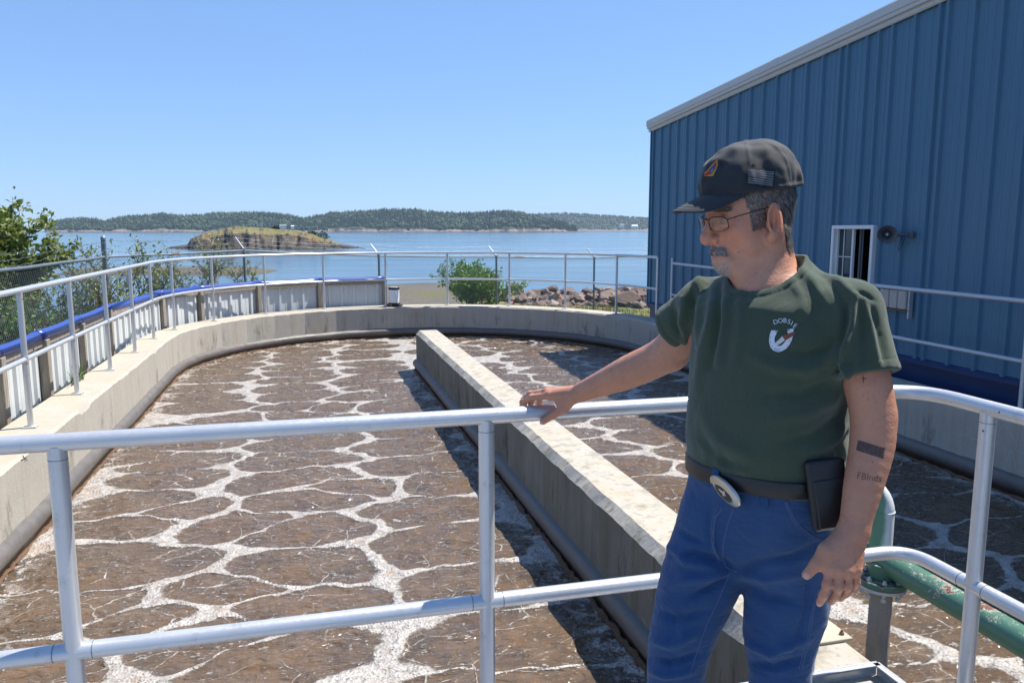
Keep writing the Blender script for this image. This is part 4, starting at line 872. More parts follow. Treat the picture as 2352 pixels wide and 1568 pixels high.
# dry grass seaward of the tank and a few green tufts
def grass(name, label, n, fpx, fF, hmin, hmax, cols, seed):
    R = np.random.default_rng(seed); px = R.uniform(*fpx, n); F = R.uniform(*fF, n); lat = (px - 1176) / FPX * F; x, y = lat * math.cos(PSI) + F * math.sin(PSI), -lat * math.sin(PSI) + F * math.cos(PSI)
    z = terrain(x, y); ok = (tank_dist(x, y) > .55) & (z > -1.9) & ~((x > XB - .1) & (y < BY1 + .2)); x, y, z = x[ok], y[ok], z[ok]; n = len(x); h = R.uniform(hmin, hmax, n) * (.6 + .8 * np.clip(fbm(np.stack([x, y, x * 0], 1) * .8, 2, seed) + .5, 0, 1)); a = R.uniform(0, 6.28, n); l = R.uniform(.1, .6, n) * h; w = .006 + .02 * h
    c, s = np.cos(a), np.sin(a); V = np.stack([np.stack([x - s * w, y + c * w, z - .03], 1), np.stack([x + s * w, y - c * w, z - .03], 1), np.stack([x + c * l * .4 + s * w * .6, y + s * l * .4 - c * w * .6, z + h * .6], 1), np.stack([x + c * l, y + s * l, z + h], 1)], 1).reshape(-1, 3); i = np.arange(n)[:, None] * 4
    ob = npmesh(name, V, np.concatenate([i + np.array([[0, 1, 2]]), i + np.array([[0, 2, 3]])]), leaf_mat(name + ' blades', *cols), smooth=False, attrs={'tint': ('FLOAT', np.repeat(np.clip(R.normal(.5, .25, n), 0, 1), 4))}); tag(ob, label, 'grass', kind='stuff')
grass('dry_grass', 'dry straw-coloured grass between the tank and the boulders', 7000, (1080, 1560), (19, 27.5), .06, .2, ((.10, .085, .03), (.26, .20, .085), (.38, .31, .16)), 5)
grass('green_grass', 'green grass and weeds on the bank outside the panel fence', 16000, (-200, 460), (8, 19), .1, .4, ((.03, .065, .012), (.075, .13, .025), (.16, .18, .05)), 6)
tuft = thing('weed_tuft', 'thin green weed sprouting from the wall top beside a panel post', 'weed', (-2.38, 9.2, 0)); R = np.random.default_rng(3); m_weed = simple('weed green', (.09, .15, .03), .6)
for k in range(26):
    b = Vector((-2.40 + R.uniform(-.02, .02), R.choice([8.9, 9.05, 9.2]) + R.uniform(-.06, .06), 0)); d = Vector((R.uniform(-.05, .08), R.uniform(-.10, .10), R.uniform(.10, .26))); under(tuft, MB().tube([b, b + d * .6, b + d + Vector((d.x, d.y, -.03))], [.004, .003, .0006], 4).build('blade', m_weed))

# ================================================================== BOULDERS
g = G('riprap stone'); r_ = g.rnd(); p = g.obj(); n = g.noise(p, 2.5, 6, .7); c = g.ramp(r_, [(0, (.15, .125, .11)), (.25, (.29, .18, .135)), (.45, (.42, .36, .31)), (.6, (.22, .17, .15)), (.8, (.38, .24, .175)), (1, (.34, .30, .275))])
c = g.mix(g.rng(n, .35, .7), g.mix(.45, c, (.05, .04, .035)), c); m_stone = g.bsdf(c, .9, 0, g.bump(g.noise(p, 7, 6, .7), .8, .06))
def stone_mesh(seed):
    R = np.random.default_rng(seed); bm = bmesh.new(); bmesh.ops.create_icosphere(bm, subdivisions=2, radius=.5)
    for v in bm.verts: v.co *= 1.25
    for _ in range(11):
        nrm = Vector(R.normal(size=3)).normalized(); r = bmesh.ops.bisect_plane(bm, geom=bm.verts[:] + bm.edges[:] + bm.faces[:], plane_co=nrm * R.uniform(.30, .46), plane_no=nrm, clear_outer=True)
        ed = [e for e in r['geom_cut'] if isinstance(e, bmesh.types.BMEdge)]
        try: bmesh.ops.edgeloop_fill(bm, edges=ed)
        except Exception: pass
    bmesh.ops.triangulate(bm, faces=bm.faces[:])
    for v in bm.verts: v.co += Vector(R.normal(0, .014, 3))
    me = bpy.data.meshes.new('boulder'); bm.to_mesh(me); bm.free(); me.materials.append(m_stone); return me
stones = [stone_mesh(100 + i) for i in range(10)]
R = np.random.default_rng(9); tot = 0
def boulder(x, y, z, s, label, sc=None, group='boulders piled along the shore edge', rot=None, cat='boulder'):
    o = bpy.data.objects.new('boulder', stones[int(R.integers(10))]); COL.objects.link(o); o.location = (x, y, z); o.scale = sc or (s * R.uniform(.8, 1.3), s * R.uniform(.8, 1.2), s * R.uniform(.6, .9)); o.rotation_euler = rot or (R.uniform(-.5, .5), R.uniform(-.5, .5), R.uniform(0, 6.3)); tag(o, label, cat, group); return o
for px in np.arange(1158, 1560, 5.6):
    k = (px - 1158) / 350
    for F, zt, s in ((27.6, -1.40, .38), (28.7, -1.17, .44), (29.6, -.97 + .10 * k, .47), (30.6, -.93 + .16 * k, .49)):
        if R.random() < .16: continue
        x, y = fl((px + R.uniform(-8, 8) - 1176) / FPX * F, F + R.uniform(-.35, .35)); s_ = s * R.uniform(.55, 1.35)
        boulder(x, y, zt + R.uniform(-.12, .06), s_, '%s boulder %s of the stone bank, %s' % ('small' if s_ < .34 else 'mid-sized' if s_ < .50 else 'large', 'at the foot' if F < 28 else 'on the near slope' if F < 29 else 'near the crest' if F < 30 else 'on the seaward crest', 'beside the leafy bush' if px < 1235 else 'between two fence posts' if px < 1355 else 'behind the last fence post' if px < 1420 else 'close to the blue building corner'))
x, y = fl((1440 - 1176) / FPX * 29.0, 29.0); boulder(x, y, -.95, 1.2, 'largest flat reddish slab lying on the stone bank behind the fence', (1.45, .9, .62), rot=(.5, .15, .4))
x, y = fl((1395 - 1176) / FPX * 29.5, 29.5); boulder(x, y, -.95, 1.0, 'big pale grey block beside the largest slab on the stone bank', (.95, .8, .7), rot=(.1, .3, 1.2))
for px, F in ((930, 30), (945, 29), (962, 30.5), (980, 29.4), (1000, 30), (905, 31), (995, 28.5), (955, 28.2), (1015, 29.2), (920, 28.6), (975, 31.4)):
    x, y = fl((px - 1176) / FPX * F, F); boulder(x, y, terrain(np.array([x]), np.array([y]))[0] + .12, R.uniform(.45, .95), 'rough %s boulder between the leafy bush and the white lamp' % ('reddish' if px % 2 else 'grey'), group='boulders by the leafy bush')
for px, F, s, lab in ((1172, 77, .8, 'small dark rock standing in the sea, the flatter of a pair'), (1186, 77.5, 1.0, 'small dark rock standing in the sea, the taller of a pair')):
    x, y = fl((px - 1176) / FPX * F, F); o = boulder(x, y, SEA + .05, s, lab, group='rocks in the shallows', cat='rock')
for px, py in ((128, 718), (140, 722), (155, 716), (170, 724), (118, 727), (186, 718), (150, 731), (205, 712)):
    F = 5.3 / ((py - 528) / 1800.) if False else 33 + R.uniform(-4, 6); x, y = fl((px - 1176) / FPX * F, F); boulder(x, y, terrain(np.array([x]), np.array([y]))[0] + .15, R.uniform(.7, 1.5), 'dark shore boulder below the bank beyond the corner post', group='boulders below the corner bank')
# ================================================================== PERSON (implicit surfaces turned into continuous meshes)
from mathutils.bvhtree import BVHTree
A3 = lambda *q: np.array(q, np.float32)
def ell(P, c, r, R=None):
    q = P - np.asarray(c, np.float32)
    if R is not None: q = q @ np.asarray(R, np.float32)          # columns of R are the local axes
    r = np.asarray(r, np.float32); a = np.linalg.norm(q / r, axis=1); b = np.linalg.norm(q / (r * r), axis=1) + 1e-9; return a * (a - 1) / b
def cone(P, a, b, ra, rb):
    a = np.asarray(a, np.float32); b = np.asarray(b, np.float32); ba = b - a; t = np.clip(((P - a) @ ba) / (ba @ ba), 0, 1); return np.linalg.norm(P - a - t[:, None] * ba, axis=1) - (ra + (rb - ra) * t)
def chain(P, pts, rs, k=.01):
    d = None
    for i in range(len(pts) - 1):
        q = cone(P, pts[i], pts[i + 1], rs[i], rs[i + 1]); d = q if d is None else smin(d, q, k)
    return d
def spline(pts, rs, m=4):
    P = np.array([np.asarray(q, float) for q in pts]); r = np.array(rs, float); n = len(P); Q = []; q_ = []
    for i in range(n - 1):
        p0, p1, p2, p3 = P[max(i - 1, 0)], P[i], P[i + 1], P[min(i + 2, n - 1)]; a0, a1, a2, a3 = r[max(i - 1, 0)], r[i], r[i + 1], r[min(i + 2, n - 1)]
        for t in np.arange(m) / m:
            f = lambda a, b, c, d: .5 * (2 * b + (c - a) * t + (2 * a - 5 * b + 4 * c - d) * t * t + (3 * b - a - 3 * c + d) * t ** 3)
            Q.append(f(p0, p1, p2, p3)); q_.append(f(a0, a1, a2, a3))
    Q.append(P[-1]); q_.append(r[-1]); return Q, q_
def limb(P, pts, rs): return chain(P, *spline(pts, rs), .0008)
def smin(a, b, k):
    h = np.clip(.5 + .5 * (b - a) / k, 0, 1); return b + (a - b) * h - k * h * (1 - h)
def smax(a, b, k): return -smin(-a, -b, k)
def surface_net(fn, lo, hi, s):
    B = 8; lo = np.array(lo); n = (np.ceil((np.array(hi) - lo) / s / B).astype(int)) * B; nb = n // B
    bc = np.stack(np.meshgrid(*[np.arange(q) for q in nb], indexing='ij'), -1).reshape(-1, 3)
    cen = (lo + (bc * B + (B - 1) / 2) * s).astype(np.float32); d = np.concatenate([fn(cen[i:i + 200000]) for i in range(0, len(cen), 200000)])
    grid = np.empty(tuple(n), np.float32); gb = grid.reshape(nb[0], B, nb[1], B, nb[2], B); gb[...] = np.where(d > 0, 1., -1.).reshape(nb)[:, None, :, None, :, None]
    near = np.abs(d) < B * s * 1.05 + .006; nbk = bc[near]; loc = np.stack(np.meshgrid(*[np.arange(B)] * 3, indexing='ij'), -1).reshape(-1, 3)
    for i in range(0, len(nbk), 400):
        ch = nbk[i:i + 400]; idx = (ch[:, None, :] * B + loc[None]).reshape(-1, 3); grid[idx[:, 0], idx[:, 1], idx[:, 2]] = fn((lo + idx * s).astype(np.float32))
    neg = grid < 0; a = neg[:-1, :-1, :-1]
    cnt = np.zeros(a.shape, np.uint8); sl_ = [slice(None, -1), slice(1, None)]
    for dx in (0, 1):
        for dy in (0, 1):
            for dz in (0, 1): cnt += neg[sl_[dx], sl_[dy], sl_[dz]]
    cells = np.argwhere((cnt > 0) & (cnt < 8)); vid = np.full(a.shape, -1, np.int32); vid[cells[:, 0], cells[:, 1], cells[:, 2]] = np.arange(len(cells))
    acc = np.zeros((len(cells), 3)); num = np.zeros(len(cells)); C8 = [(i, j, k) for i in (0, 1) for j in (0, 1) for k in (0, 1)]
    val = {c: grid[cells[:, 0] + c[0], cells[:, 1] + c[1], cells[:, 2] + c[2]] for c in C8}
    for c in C8:
        for ax in range(3):
            if c[ax]: continue
            e = list(c); e[ax] = 1; e = tuple(e); v0, v1 = val[c], val[e]; m = (v0 < 0) != (v1 < 0); t = np.where(m, v0 / np.where(m, v0 - v1, 1), 0); p = np.zeros((len(cells), 3)); p += c; p[:, ax] += t; acc += p * m[:, None]; num += m
    V = lo + (cells + acc / num[:, None]) * s; Fs = []
    for ax in range(3):
        o1, o2 = (ax + 1) % 3, (ax + 2) % 3; sa = [slice(None)] * 3; sb = [slice(None)] * 3; sa[ax] = slice(None, -1); sb[ax] = slice(1, None)
        ed = np.argwhere(neg[tuple(sa)] != neg[tuple(sb)]); ok = (ed[:, o1] > 0) & (ed[:, o2] > 0) & (ed[:, o1] < a.shape[o1]) & (ed[:, o2] < a.shape[o2]); ed = ed[ok]
        q = []
        for d1, d2 in ((1, 1), (0, 1), (0, 0), (1, 0)):
            c = ed.copy(); c[:, o1] -= d1; c[:, o2] -= d2; q.append(vid[c[:, 0], c[:, 1], c[:, 2]])
        q = np.stack(q, 1); fl_ = neg[ed[:, 0], ed[:, 1], ed[:, 2]]; q = np.where(fl_[:, None], q, q[:, ::-1]); Fs.append(q[(q >= 0).all(1)])
    return V, np.concatenate(Fs)
def relax(V, F, it=1, lam=.5):
    E = np.concatenate([F[:, [0, 1]], F[:, [1, 2]], F[:, [2, 3]], F[:, [3, 0]]]); E = np.concatenate([E, E[:, ::-1]])
    for _ in range(it):
        s = np.zeros_like(V); c = np.bincount(E[:, 0], minlength=len(V)); 
        for k in range(3): s[:, k] = np.bincount(E[:, 0], V[E[:, 1], k], minlength=len(V))
        V = V + lam * (s / np.maximum(c, 1)[:, None] - V)
    return V
def vnormals(V, F):
    n = np.cross(V[F[:, 2]] - V[F[:, 0]], V[F[:, 3]] - V[F[:, 1]]); N = np.zeros_like(V)
    for k in range(4):
        for j in range(3): N[:, j] += np.bincount(F[:, k], n[:, j], minlength=len(V))
    return N / (np.linalg.norm(N, axis=1, keepdims=True) + 1e-12)
def to_px(V):
    X = V[:, 0] * math.cos(PSI) - V[:, 1] * math.sin(PSI); F = V[:, 0] * math.sin(PSI) + V[:, 1] * math.cos(PSI); D = EYE - V[:, 2]
    zc = F * math.cos(TH) + D * math.sin(TH); yc = D * math.cos(TH) - F * math.sin(TH); return 1176 + FPX * X / zc, 784 + FPX * yc / zc
def folds(V, F, lines):
    """push cloth out / in along creases given as photo polylines: (points, amplitude m, width px)"""
    N = vnormals(V, F); px, py = to_px(V); view = V - np.array([0, 0, EYE]); face = np.clip(-(N * view).sum(1) / np.linalg.norm(view, axis=1) * 2.5 + .2, 0, 1); D = np.zeros(len(V))
    for pts, amp, w in lines:
        best = np.full(len(V), 1e9); par = np.zeros(len(V)); n = len(pts) - 1
        for i in range(n):
            a = np.array(pts[i], float); b = np.array(pts[i + 1], float); ab = b - a; t = np.clip(((px - a[0]) * ab[0] + (py - a[1]) * ab[1]) / (ab @ ab), 0, 1); d = np.hypot(px - a[0] - t * ab[0], py - a[1] - t * ab[1]); u = d < best; best = np.where(u, d, best); par = np.where(u, (i + t) / n, par)
        D += 1.75 * amp * np.exp(-(best / w) ** 2) * np.sin(np.pi * np.clip(par * .86 + .07, 0, 1)) ** .6
    return V + N * (D * face)[:, None]
# ---- frames
Tf = np.array([-.9, -.437, 0]); Tf /= np.linalg.norm(Tf); Tl = np.array([-Tf[1], Tf[0], 0]) ; CX, CY = 1.03, 1.572
def tw(f, l, z): return np.array([CX, CY, z]) + Tf * f + Tl * l + np.array([0, 0, 0])
def table(P, tab, dn=0.0):
    tab = np.array(sorted(tab)); zz = np.linspace(tab[0, 0], tab[-1, 0], 300); cols = []
    for j in (1, 2, 3):
        v = np.interp(zz, tab[:, 0], tab[:, j]); ker = np.hanning(23); ker /= ker.sum(); v = np.convolve(np.pad(v, 11, mode='edge'), ker, 'valid'); cols.append(v)
    q = P - np.array([CX, CY, 0], np.float32); f = q @ Tf.astype(np.float32); l = q @ Tl.astype(np.float32); a = np.interp(P[:, 2], zz, cols[0]) + dn; b = np.interp(P[:, 2], zz, cols[1]) + dn; o = np.interp(P[:, 2], zz, cols[2])
    r = (np.abs(l / a) ** 2.3 + np.abs((f - o) / b) ** 2.3) ** (1 / 2.3); d = (r - 1) * np.minimum(a, b)
    return np.maximum(d, np.maximum(P[:, 2] - tab[-1, 0], tab[0, 0] - P[:, 2]))
HO = np.array([.973, 1.609, 1.635]); HYAW, HPIT, HS = math.radians(182), math.radians(9.5), 1.03
HR_ = np.array(Matrix.Rotation(HYAW, 3, 'Z') @ Matrix.Rotation(HPIT, 3, 'Y'))
def hw(x, y, z): return HO + HS * (HR_ @ np.array([x, y, z]))
def hl(P): return ((P - HO) @ HR_) / HS
TORSO = [(1.042, .174, .148, .016), (1.075, .1775, .1515, .017), (1.12, .181, .155, .020), (1.20, .180, .152, .018), (1.30, .185, .146, .012), (1.38, .188, .139, .008), (1.435, .176, .126, .004), (1.47, .135, .104, -.010), (1.50, .085, .080, -.015), (1.54, .05, .05, -.02)]
SL, SR = camP(1955, 712, 1.64), camP(1618, 700, 1.92)
NB = np.array([1.01, 1.575, 1.46])
# right arm (hand on the rail) and left arm (hanging)
RA = [SR, camP(1536, 806, 2.03), camP(1446, 853, 2.11), camP(1388, 878, 2.18), camP(1340, 897, 2.245)]; RAr = [.046, .0475, .0455, .037, .0285]
LA = [SL, camP(1988, 860, 1.595), camP(2004, 945, 1.575), camP(2003, 1020, 1.56), camP(1984, 1110, 1.535), camP(1967, 1190, 1.515), camP(1961, 1216, 1.51)]; LAr = [.044, .047, .0445, .0435, .038, .031, .030]
def finger(pts, r0, r1):
    n = len(pts); return pts, [r0 + (r1 - r0) * i / (n - 1) for i in range(n)]
RF_ = [finger([camP(1262, 908, 2.300), camP(1221, 913, 2.345), camP(1201, 923, 2.385), camP(1198, 942, 2.402)], .0112, .0088),
       finger([camP(1256, 901, 2.322), camP(1218, 905, 2.370), camP(1204, 917, 2.404), camP(1204, 940, 2.412)], .0114, .0088),
       finger([camP(1262, 901, 2.346), camP(1230, 906, 2.388), camP(1219, 921, 2.415), camP(1220, 945, 2.418)], .0108, .0085),
       finger([camP(1272, 901, 2.364), camP(1246, 905, 2.405), camP(1238, 925, 2.430), camP(1238, 950, 2.430)], .0092, .0072)]
RTh = finger([camP(1318, 915, 2.255), camP(1296, 938, 2.275), camP(1271, 952, 2.297), camP(1247, 968, 2.318)], .0150, .0100)
# hand local arrangement keeps wrist, palm and knuckles joined
RP_ = [(camP(1338, 901, 2.25), camP(1264, 908, 2.302), .0265, .0135), (camP(1336, 901, 2.262), camP(1258, 901, 2.325), .0265, .0135), (camP(1336, 902, 2.270), camP(1266, 901, 2.345), .0240, .0125), (camP(1336, 902, 2.27), camP(1276, 903, 2.360), .022, .0115)]
LF_ = [finger([camP(1904, 1302, 1.478), camP(1900, 1341, 1.468), camP(1892, 1365, 1.470), camP(1883, 1383, 1.478)], .0094, .0078),
       finger([camP(1927, 1309, 1.470), camP(1926, 1348, 1.462), camP(1920, 1367, 1.470), camP(1909, 1380, 1.484)], .0095, .0078),
       finger([camP(1948, 1312, 1.472), camP(1947, 1345, 1.468), camP(1941, 1362, 1.478), camP(1930, 1373, 1.490)], .0092, .0075),
       finger([camP(1966, 1309, 1.480), camP(1966, 1337, 1.480), camP(1961, 1352, 1.490), camP(1951, 1361, 1.500)], .0085, .0068)]
LTh = finger([camP(1926, 1238, 1.500), camP(1896, 1262, 1.488), camP(1876, 1294, 1.484), camP(1853, 1319, 1.486)], .0165, .0100)
LP_ = [(camP(1952, 1222, 1.506), camP(1906, 1302, 1.480), .025, .0140), (camP(1958, 1220, 1.506), camP(1927, 1308, 1.474), .026, .0140), (camP(1964, 1220, 1.508), camP(1947, 1310, 1.476), .026, .0135), (camP(1968, 1220, 1.512), camP(1964, 1306, 1.484), .024, .0125)]
def hand(P, palm, fingers, thumb):
    d = None
    for a, b, r0, r1 in palm:
        q = cone(P, a, b, r0 * .80, r1 * 1.08); d = q if d is None else smin(d, q, .012)
    f = None
    for pts, rs in fingers:
        q = chain(P, pts, rs, .004)
        for j in (1, 2): q = smin(q, np.linalg.norm(P - np.asarray(pts[j], np.float32), axis=1) - rs[j] * 1.07, .004)      # knuckle swell
        f = q if f is None else smin(f, q, .0006)
        kn = np.linalg.norm(P - np.asarray(pts[0], np.float32) - np.array([0, 0, .002], np.float32), axis=1) - rs[0] * 1.12; d = smin(d, kn, .006)
    d = smin(d, f, .006); th = chain(P, *thumb, .006); web = cone(P, (np.asarray(palm[0][0]) * .8 + np.asarray(thumb[0][0]) * .2), np.asarray(thumb[0][1]) * .6 + np.asarray(palm[0][1]) * .4, .019, .011); th = smin(th, web, .012); return smin(d, th, .012)
def headf(P):
    q = hl(P).astype(np.float32); 
    S_ = lambda c, r: np.linalg.norm(q - np.asarray(c, np.float32), axis=1) - r
    aq = q.copy(); aq[:, 1] = np.abs(aq[:, 1]); SA = lambda c, r: np.linalg.norm(aq - np.asarray(c, np.float32), axis=1) - r
    d = ell(q, (-.014, 0, .030), (.097, .077, .088)); d = smin(d, ell(q, (.028, 0, -.012), (.062, .062, .088)), .03)
    d = smin(d, cone(aq, (-.012, .050, -.058), (.058, .020, -.100), .026, .021), .03); d = smin(d, S_((.070, 0, -.096), .0235), .02)
    d = smin(d, ell(q, (.064, 0, -.070), (.030, .032, .034)), .02); d = smin(d, SA((.051, .043, -.026), .0245), .02); d = smin(d, SA((.036, .043, -.058), .0255), .022)
    d = smin(d, cone(aq, (.083, 0, .020), (.070, .038, .024), .0125, .011), .012)
    d = smax(d, -SA((.098, .034, .000), .0185), .014)
    d = smin(d, SA((.0735, .033, .000), .0152), .003)
    n_ = smin(cone(q, (.085, 0, .014), (.108, 0, -.030), .0085, .0115), S_((.1085, 0, -.0375), .0135), .008); n_ = smin(n_, SA((.0945, .0125, -.0415), .0098), .006); d = smin(d, n_, .010)
    d = smax(d, -SA((.1005, .0075, -.0525), .0042), .003)
    d = smin(d, cone(aq, (.0915, 0, -.0665), (.082, .020, -.0715), .0062, .0045), .005); d = smin(d, cone(aq, (.0900, 0, -.0815), (.081, .018, -.0770), .0070, .0045), .005)
    d = smax(d, -ell(aq, (.092, 0, -.0738), (.016, .024, .0014)), .003)
    nl = cone(aq, (.090, .019, -.046), (.070, .036, -.082), .0022, .0022); d = smax(d, -nl, .010)                     # nasolabial crease
    for (a, b) in (((.045, .060, -.072), (.010, .064, -.100)), ((.060, .046, -.070), (.040, .052, -.104))): d = smax(d, -cone(aq, a, b, .0015, .0015), .008)
    ub = cone(aq, (.088, .020, -.018), (.070, .047, -.016), .0015, .001); d = smax(d, -ub, .006)
    # slit between the lids, lowered gaze
    d = smax(d, -ell(aq, (.090, .033, -.0050), (.008, .011, .0012)), .002)
    ca, sa = math.cos(.42), math.sin(.42); Re = np.array([[ca, -sa, 0], [sa, ca, 0], [0, 0, 1]]); EC = np.array([-.008, .0845, -.016])
    e = ell(aq, EC, (.0265, .0090, .0390), Re); e = smin(e, ell(aq, EC + np.array([.010, -.004, -.034]), (.011, .0085, .013)), .008)
    e = smax(e, -ell(aq, EC + np.array([.006, .0085, .002]), (.0165, .0085, .0260), Re), .004); e = smin(e, ell(aq, EC + np.array([.016, .000, -.006]), (.006, .0065, .010)), .004)
    e = smin(e, cone(aq, EC + np.array([-.006, .003, .016]), EC + np.array([-.006, .003, -.018]), .0036, .0036), .005); e = smax(e, -ell(aq, EC + np.array([.007, .004, -.008]), (.008, .009, .010)), .003)
    d = smin(d, e, .006)
    return d * HS
def bodyf(P):
    d = headf(P); nk = smin(cone(P, hw(-.030, 0, -.035), NB, .060, .066), cone(P, hw(.03, 0, -.085), NB + Tf * .032, .031, .046), .03); d = smin(d, nk, .028)
    for sg in (-1, 1): nk2 = cone(P, hw(-.03, sg * .058, -.045), NB + Tf * .055 + Tl * sg * .012, .016, .014); d = smin(d, nk2, .016)      # neck cords
    tr = smin(cone(P, NB - Tf * .02 - np.array([0, 0, .01]), SL, .058, .034), cone(P, NB - Tf * .02 - np.array([0, 0, .01]), SR, .058, .034), .03); d = smin(d, tr, .03)
    d = smin(d, table(P, TORSO, -.032), .02)
    ra = smin(limb(P, RA, RAr), hand(P, RP_, RF_, RTh), .012); la = smin(limb(P, LA, LAr), hand(P, LP_, LF_, LTh), .012)
    ra = smin(ra, np.linalg.norm(P - (RA[1] + np.array([.016, .0, -.014])).astype(np.float32), axis=1) - .036, .02)
    la = smin(la, np.linalg.norm(P - (LA[2] + np.array([.012, .006, -.01])).astype(np.float32), axis=1) - .036, .02)
    return smin(smin(d, ra, .02), la, .02)
lo = (.55, 1.22, .80); hi = (1.36, 2.40, 1.80)
BV, BF = surface_net(bodyf, lo, hi, .0032); BV = relax(BV, BF, 1, .35); BN = vnormals(BV, BF)
H = hl(BV); px, py = to_px(BV)
# skin tint: redness, stubble shade, scalp, lips, tattoos (colours of the skin itself)
def gau(c, r): return np.exp(-(((H - np.array(c)) / np.array(r)) ** 2).sum(1))
Hs = H.copy(); Hs[:, 1] = np.abs(H[:, 1])
def gaus(c, r): return np.exp(-(((Hs - np.array(c)) / np.array(r)) ** 2).sum(1))
base = np.tile(np.array([.57, .275, .170]), (len(BV), 1)); nz_ = fbm(BV * 22, 4, 3)[:, None]; nf = fbm(BV * 90, 3, 5)[:, None]
base *= 1 + .10 * nz_ + .06 * nf
red = np.clip(.8 * gaus((.06, .045, -.035), (.03, .03, .025)) + .9 * gau((.108, 0, -.036), (.02, .02, .016)) + .7 * gaus((-.012, .085, -.012), (.03, .02, .036)) + .35 * gau((.09, 0, .03), (.03, .05, .02)), 0, 1)[:, None]
base = base * (1 - red) + red * base * np.array([1.06, .78, .78])
arm = ((H[:, 2] < -.2) * 1.0)[:, None]; base = base * (1 - arm) + arm * base * np.array([.90, .88, .86])
up_arm = (np.exp(-((BV - RA[1]) ** 2).sum(1) / .07 ** 2) * .35)[:, None]; base = base * (1 - up_arm) + up_arm * np.array([.55, .33, .24])
lip = np.clip(gau((.09, 0, -.074), (.014, .021, .010)), 0, 1)[:, None] * .75; base = base * (1 - lip) + lip * np.array([.36, .15, .12])
st_ = np.clip(gau((.08, 0, -.108), (.022, .030, .020)) * 1.1 + .28 * gaus((.04, .045, -.09), (.03, .03, .02)), 0, 1)[:, None] * (.55 + .25 * nf); base = base * (1 - st_) + st_ * np.array([.38, .34, .31])
headm = H[:, 2] > -.14
hairm = headm & (((H[:, 2] > .040) & (H[:, 0] < .086)) | ((H[:, 0] < -.030 - .10 * np.clip(-.02 - H[:, 2], 0, 1)) & (H[:, 2] > -.085)) | ((H[:, 0] < .040) & (H[:, 0] > -.004) & (H[:, 2] > -.030 + np.clip(.018 - H[:, 0], 0, 1) * 0) & (np.abs(H[:, 1]) > .045) & (H[:, 0] > .006)) | ((H[:, 2] > .018) & (H[:, 0] < .045))) & (np.abs(H[:, 1]) < .0815)
hm = hairm[:, None] * .75; base = base * (1 - hm) + hm * np.array([.12, .11, .105])
slit = gaus((.089, .033, -.0055), (.008, .012, .0026))[:, None]; base = base * (1 - slit * .85) + slit * .85 * np.array([.05, .03, .025])
view = BV - np.array([0, 0, EYE]); facing = (BN * view).sum(1) < 0
def inquad(q):
    m = np.ones(len(px), bool); s = 0
    for (x0, y0), (x1, y1) in zip(q, q[1:] + q[:1]): m &= ((x1 - x0) * (py - y0) - (y1 - y0) * (px - x0)) > 0
    return m
c3 = lambda x, y: (x / 2.381 + 1458, y / 2.381 + 564.5)
bar = inquad([c3(1222, 1060), c3(1368, 1106), c3(1357, 1164), c3(1211, 1116)]) & facing & (BV[:, 2] < 1.3); tt = bar[:, None] * 0; base = base * (1 - tt) + tt * np.array([.035, .035, .042])
frk = (np.clip(fbm(BV * 160, 1, 9) - .72, 0, 1)[:, None] * 2.2); base = base * (1 - frk) + frk * np.array([.17, .07, .045])
base = np.clip(base, 0, 1); colA = np.concatenate([base, np.ones((len(BV), 1))], 1)
g = G('skin'); p = g.obj(); cc = g.attr('tint', 'Color'); pore = g.noise(p, 420, 3, .6); wr = g.voro(g.map(p, (1, 1, 1)), 170)
blot = g.noise(p, 38, 5, .7); crs = g.noise(g.map(p, (1, 1, 1.6)), 120, 4, .65); cc = g.mix(g.rng(blot, .42, .72, 0, .45), cc, g.mix(.6, cc, (.42, .12, .075)))
m_skin = g.bsdf(g.mix(g.math('MULTIPLY', pore, .30), cc, g.mix(.5, cc, (.25, .09, .05))), g.rng(pore, .3, .7, .42, .58), 0, g.bump(g.math('ADD', g.math('MULTIPLY', pore, .7), g.math('ADD', g.math('MULTIPLY', wr, .6), g.math('MULTIPLY', crs, 1.2))), .38, .0018), **{'Subsurface Weight': .06, 'Subsurface Radius': (.012, .005, .003), 'Subsurface Scale': .5, 'Specular IOR Level': .45})
man = thing('person', 'man in dark cap, glasses, green T-shirt and blue jeans resting one hand on the railing', 'person', (CX, CY, 0))
body = under(man, npmesh('body', BV, BF, m_skin, attrs={'tint': ('FLOAT_COLOR', colA)}))
# nails
m_nail = simple('fingernail', (.56, .33, .27), .3, 0, .05, 60)
for pts, rs in (RTh, LTh, LF_[0]):
    t = Vector(pts[3]); d = (Vector(pts[3]) - Vector(pts[2])).normalized(); vw = (Vector((0, 0, EYE)) - t).normalized(); up = (vw - d * vw.dot(d)).normalized(); sd = d.cross(up); r = rs[3]; mb = MB(); vs = []
    for i in range(5):
        for j in range(5):
            a = (j - 2) / 2 * .60 * (1 - .12 * abs(i - 2) ** 1.5 / 2); l = (i - 2) / 2 * r * .55 + r * .15; vs.append(t + d * l + (up * math.cos(a) + sd * math.sin(a)) * (r * (1.01 - .028 * max(0, i - 1) ** 1.6)))
    mb.add(vs, [tuple(q) for q in grid_faces(5, 5)]); under(man, mb.build('fingernail', m_nail))
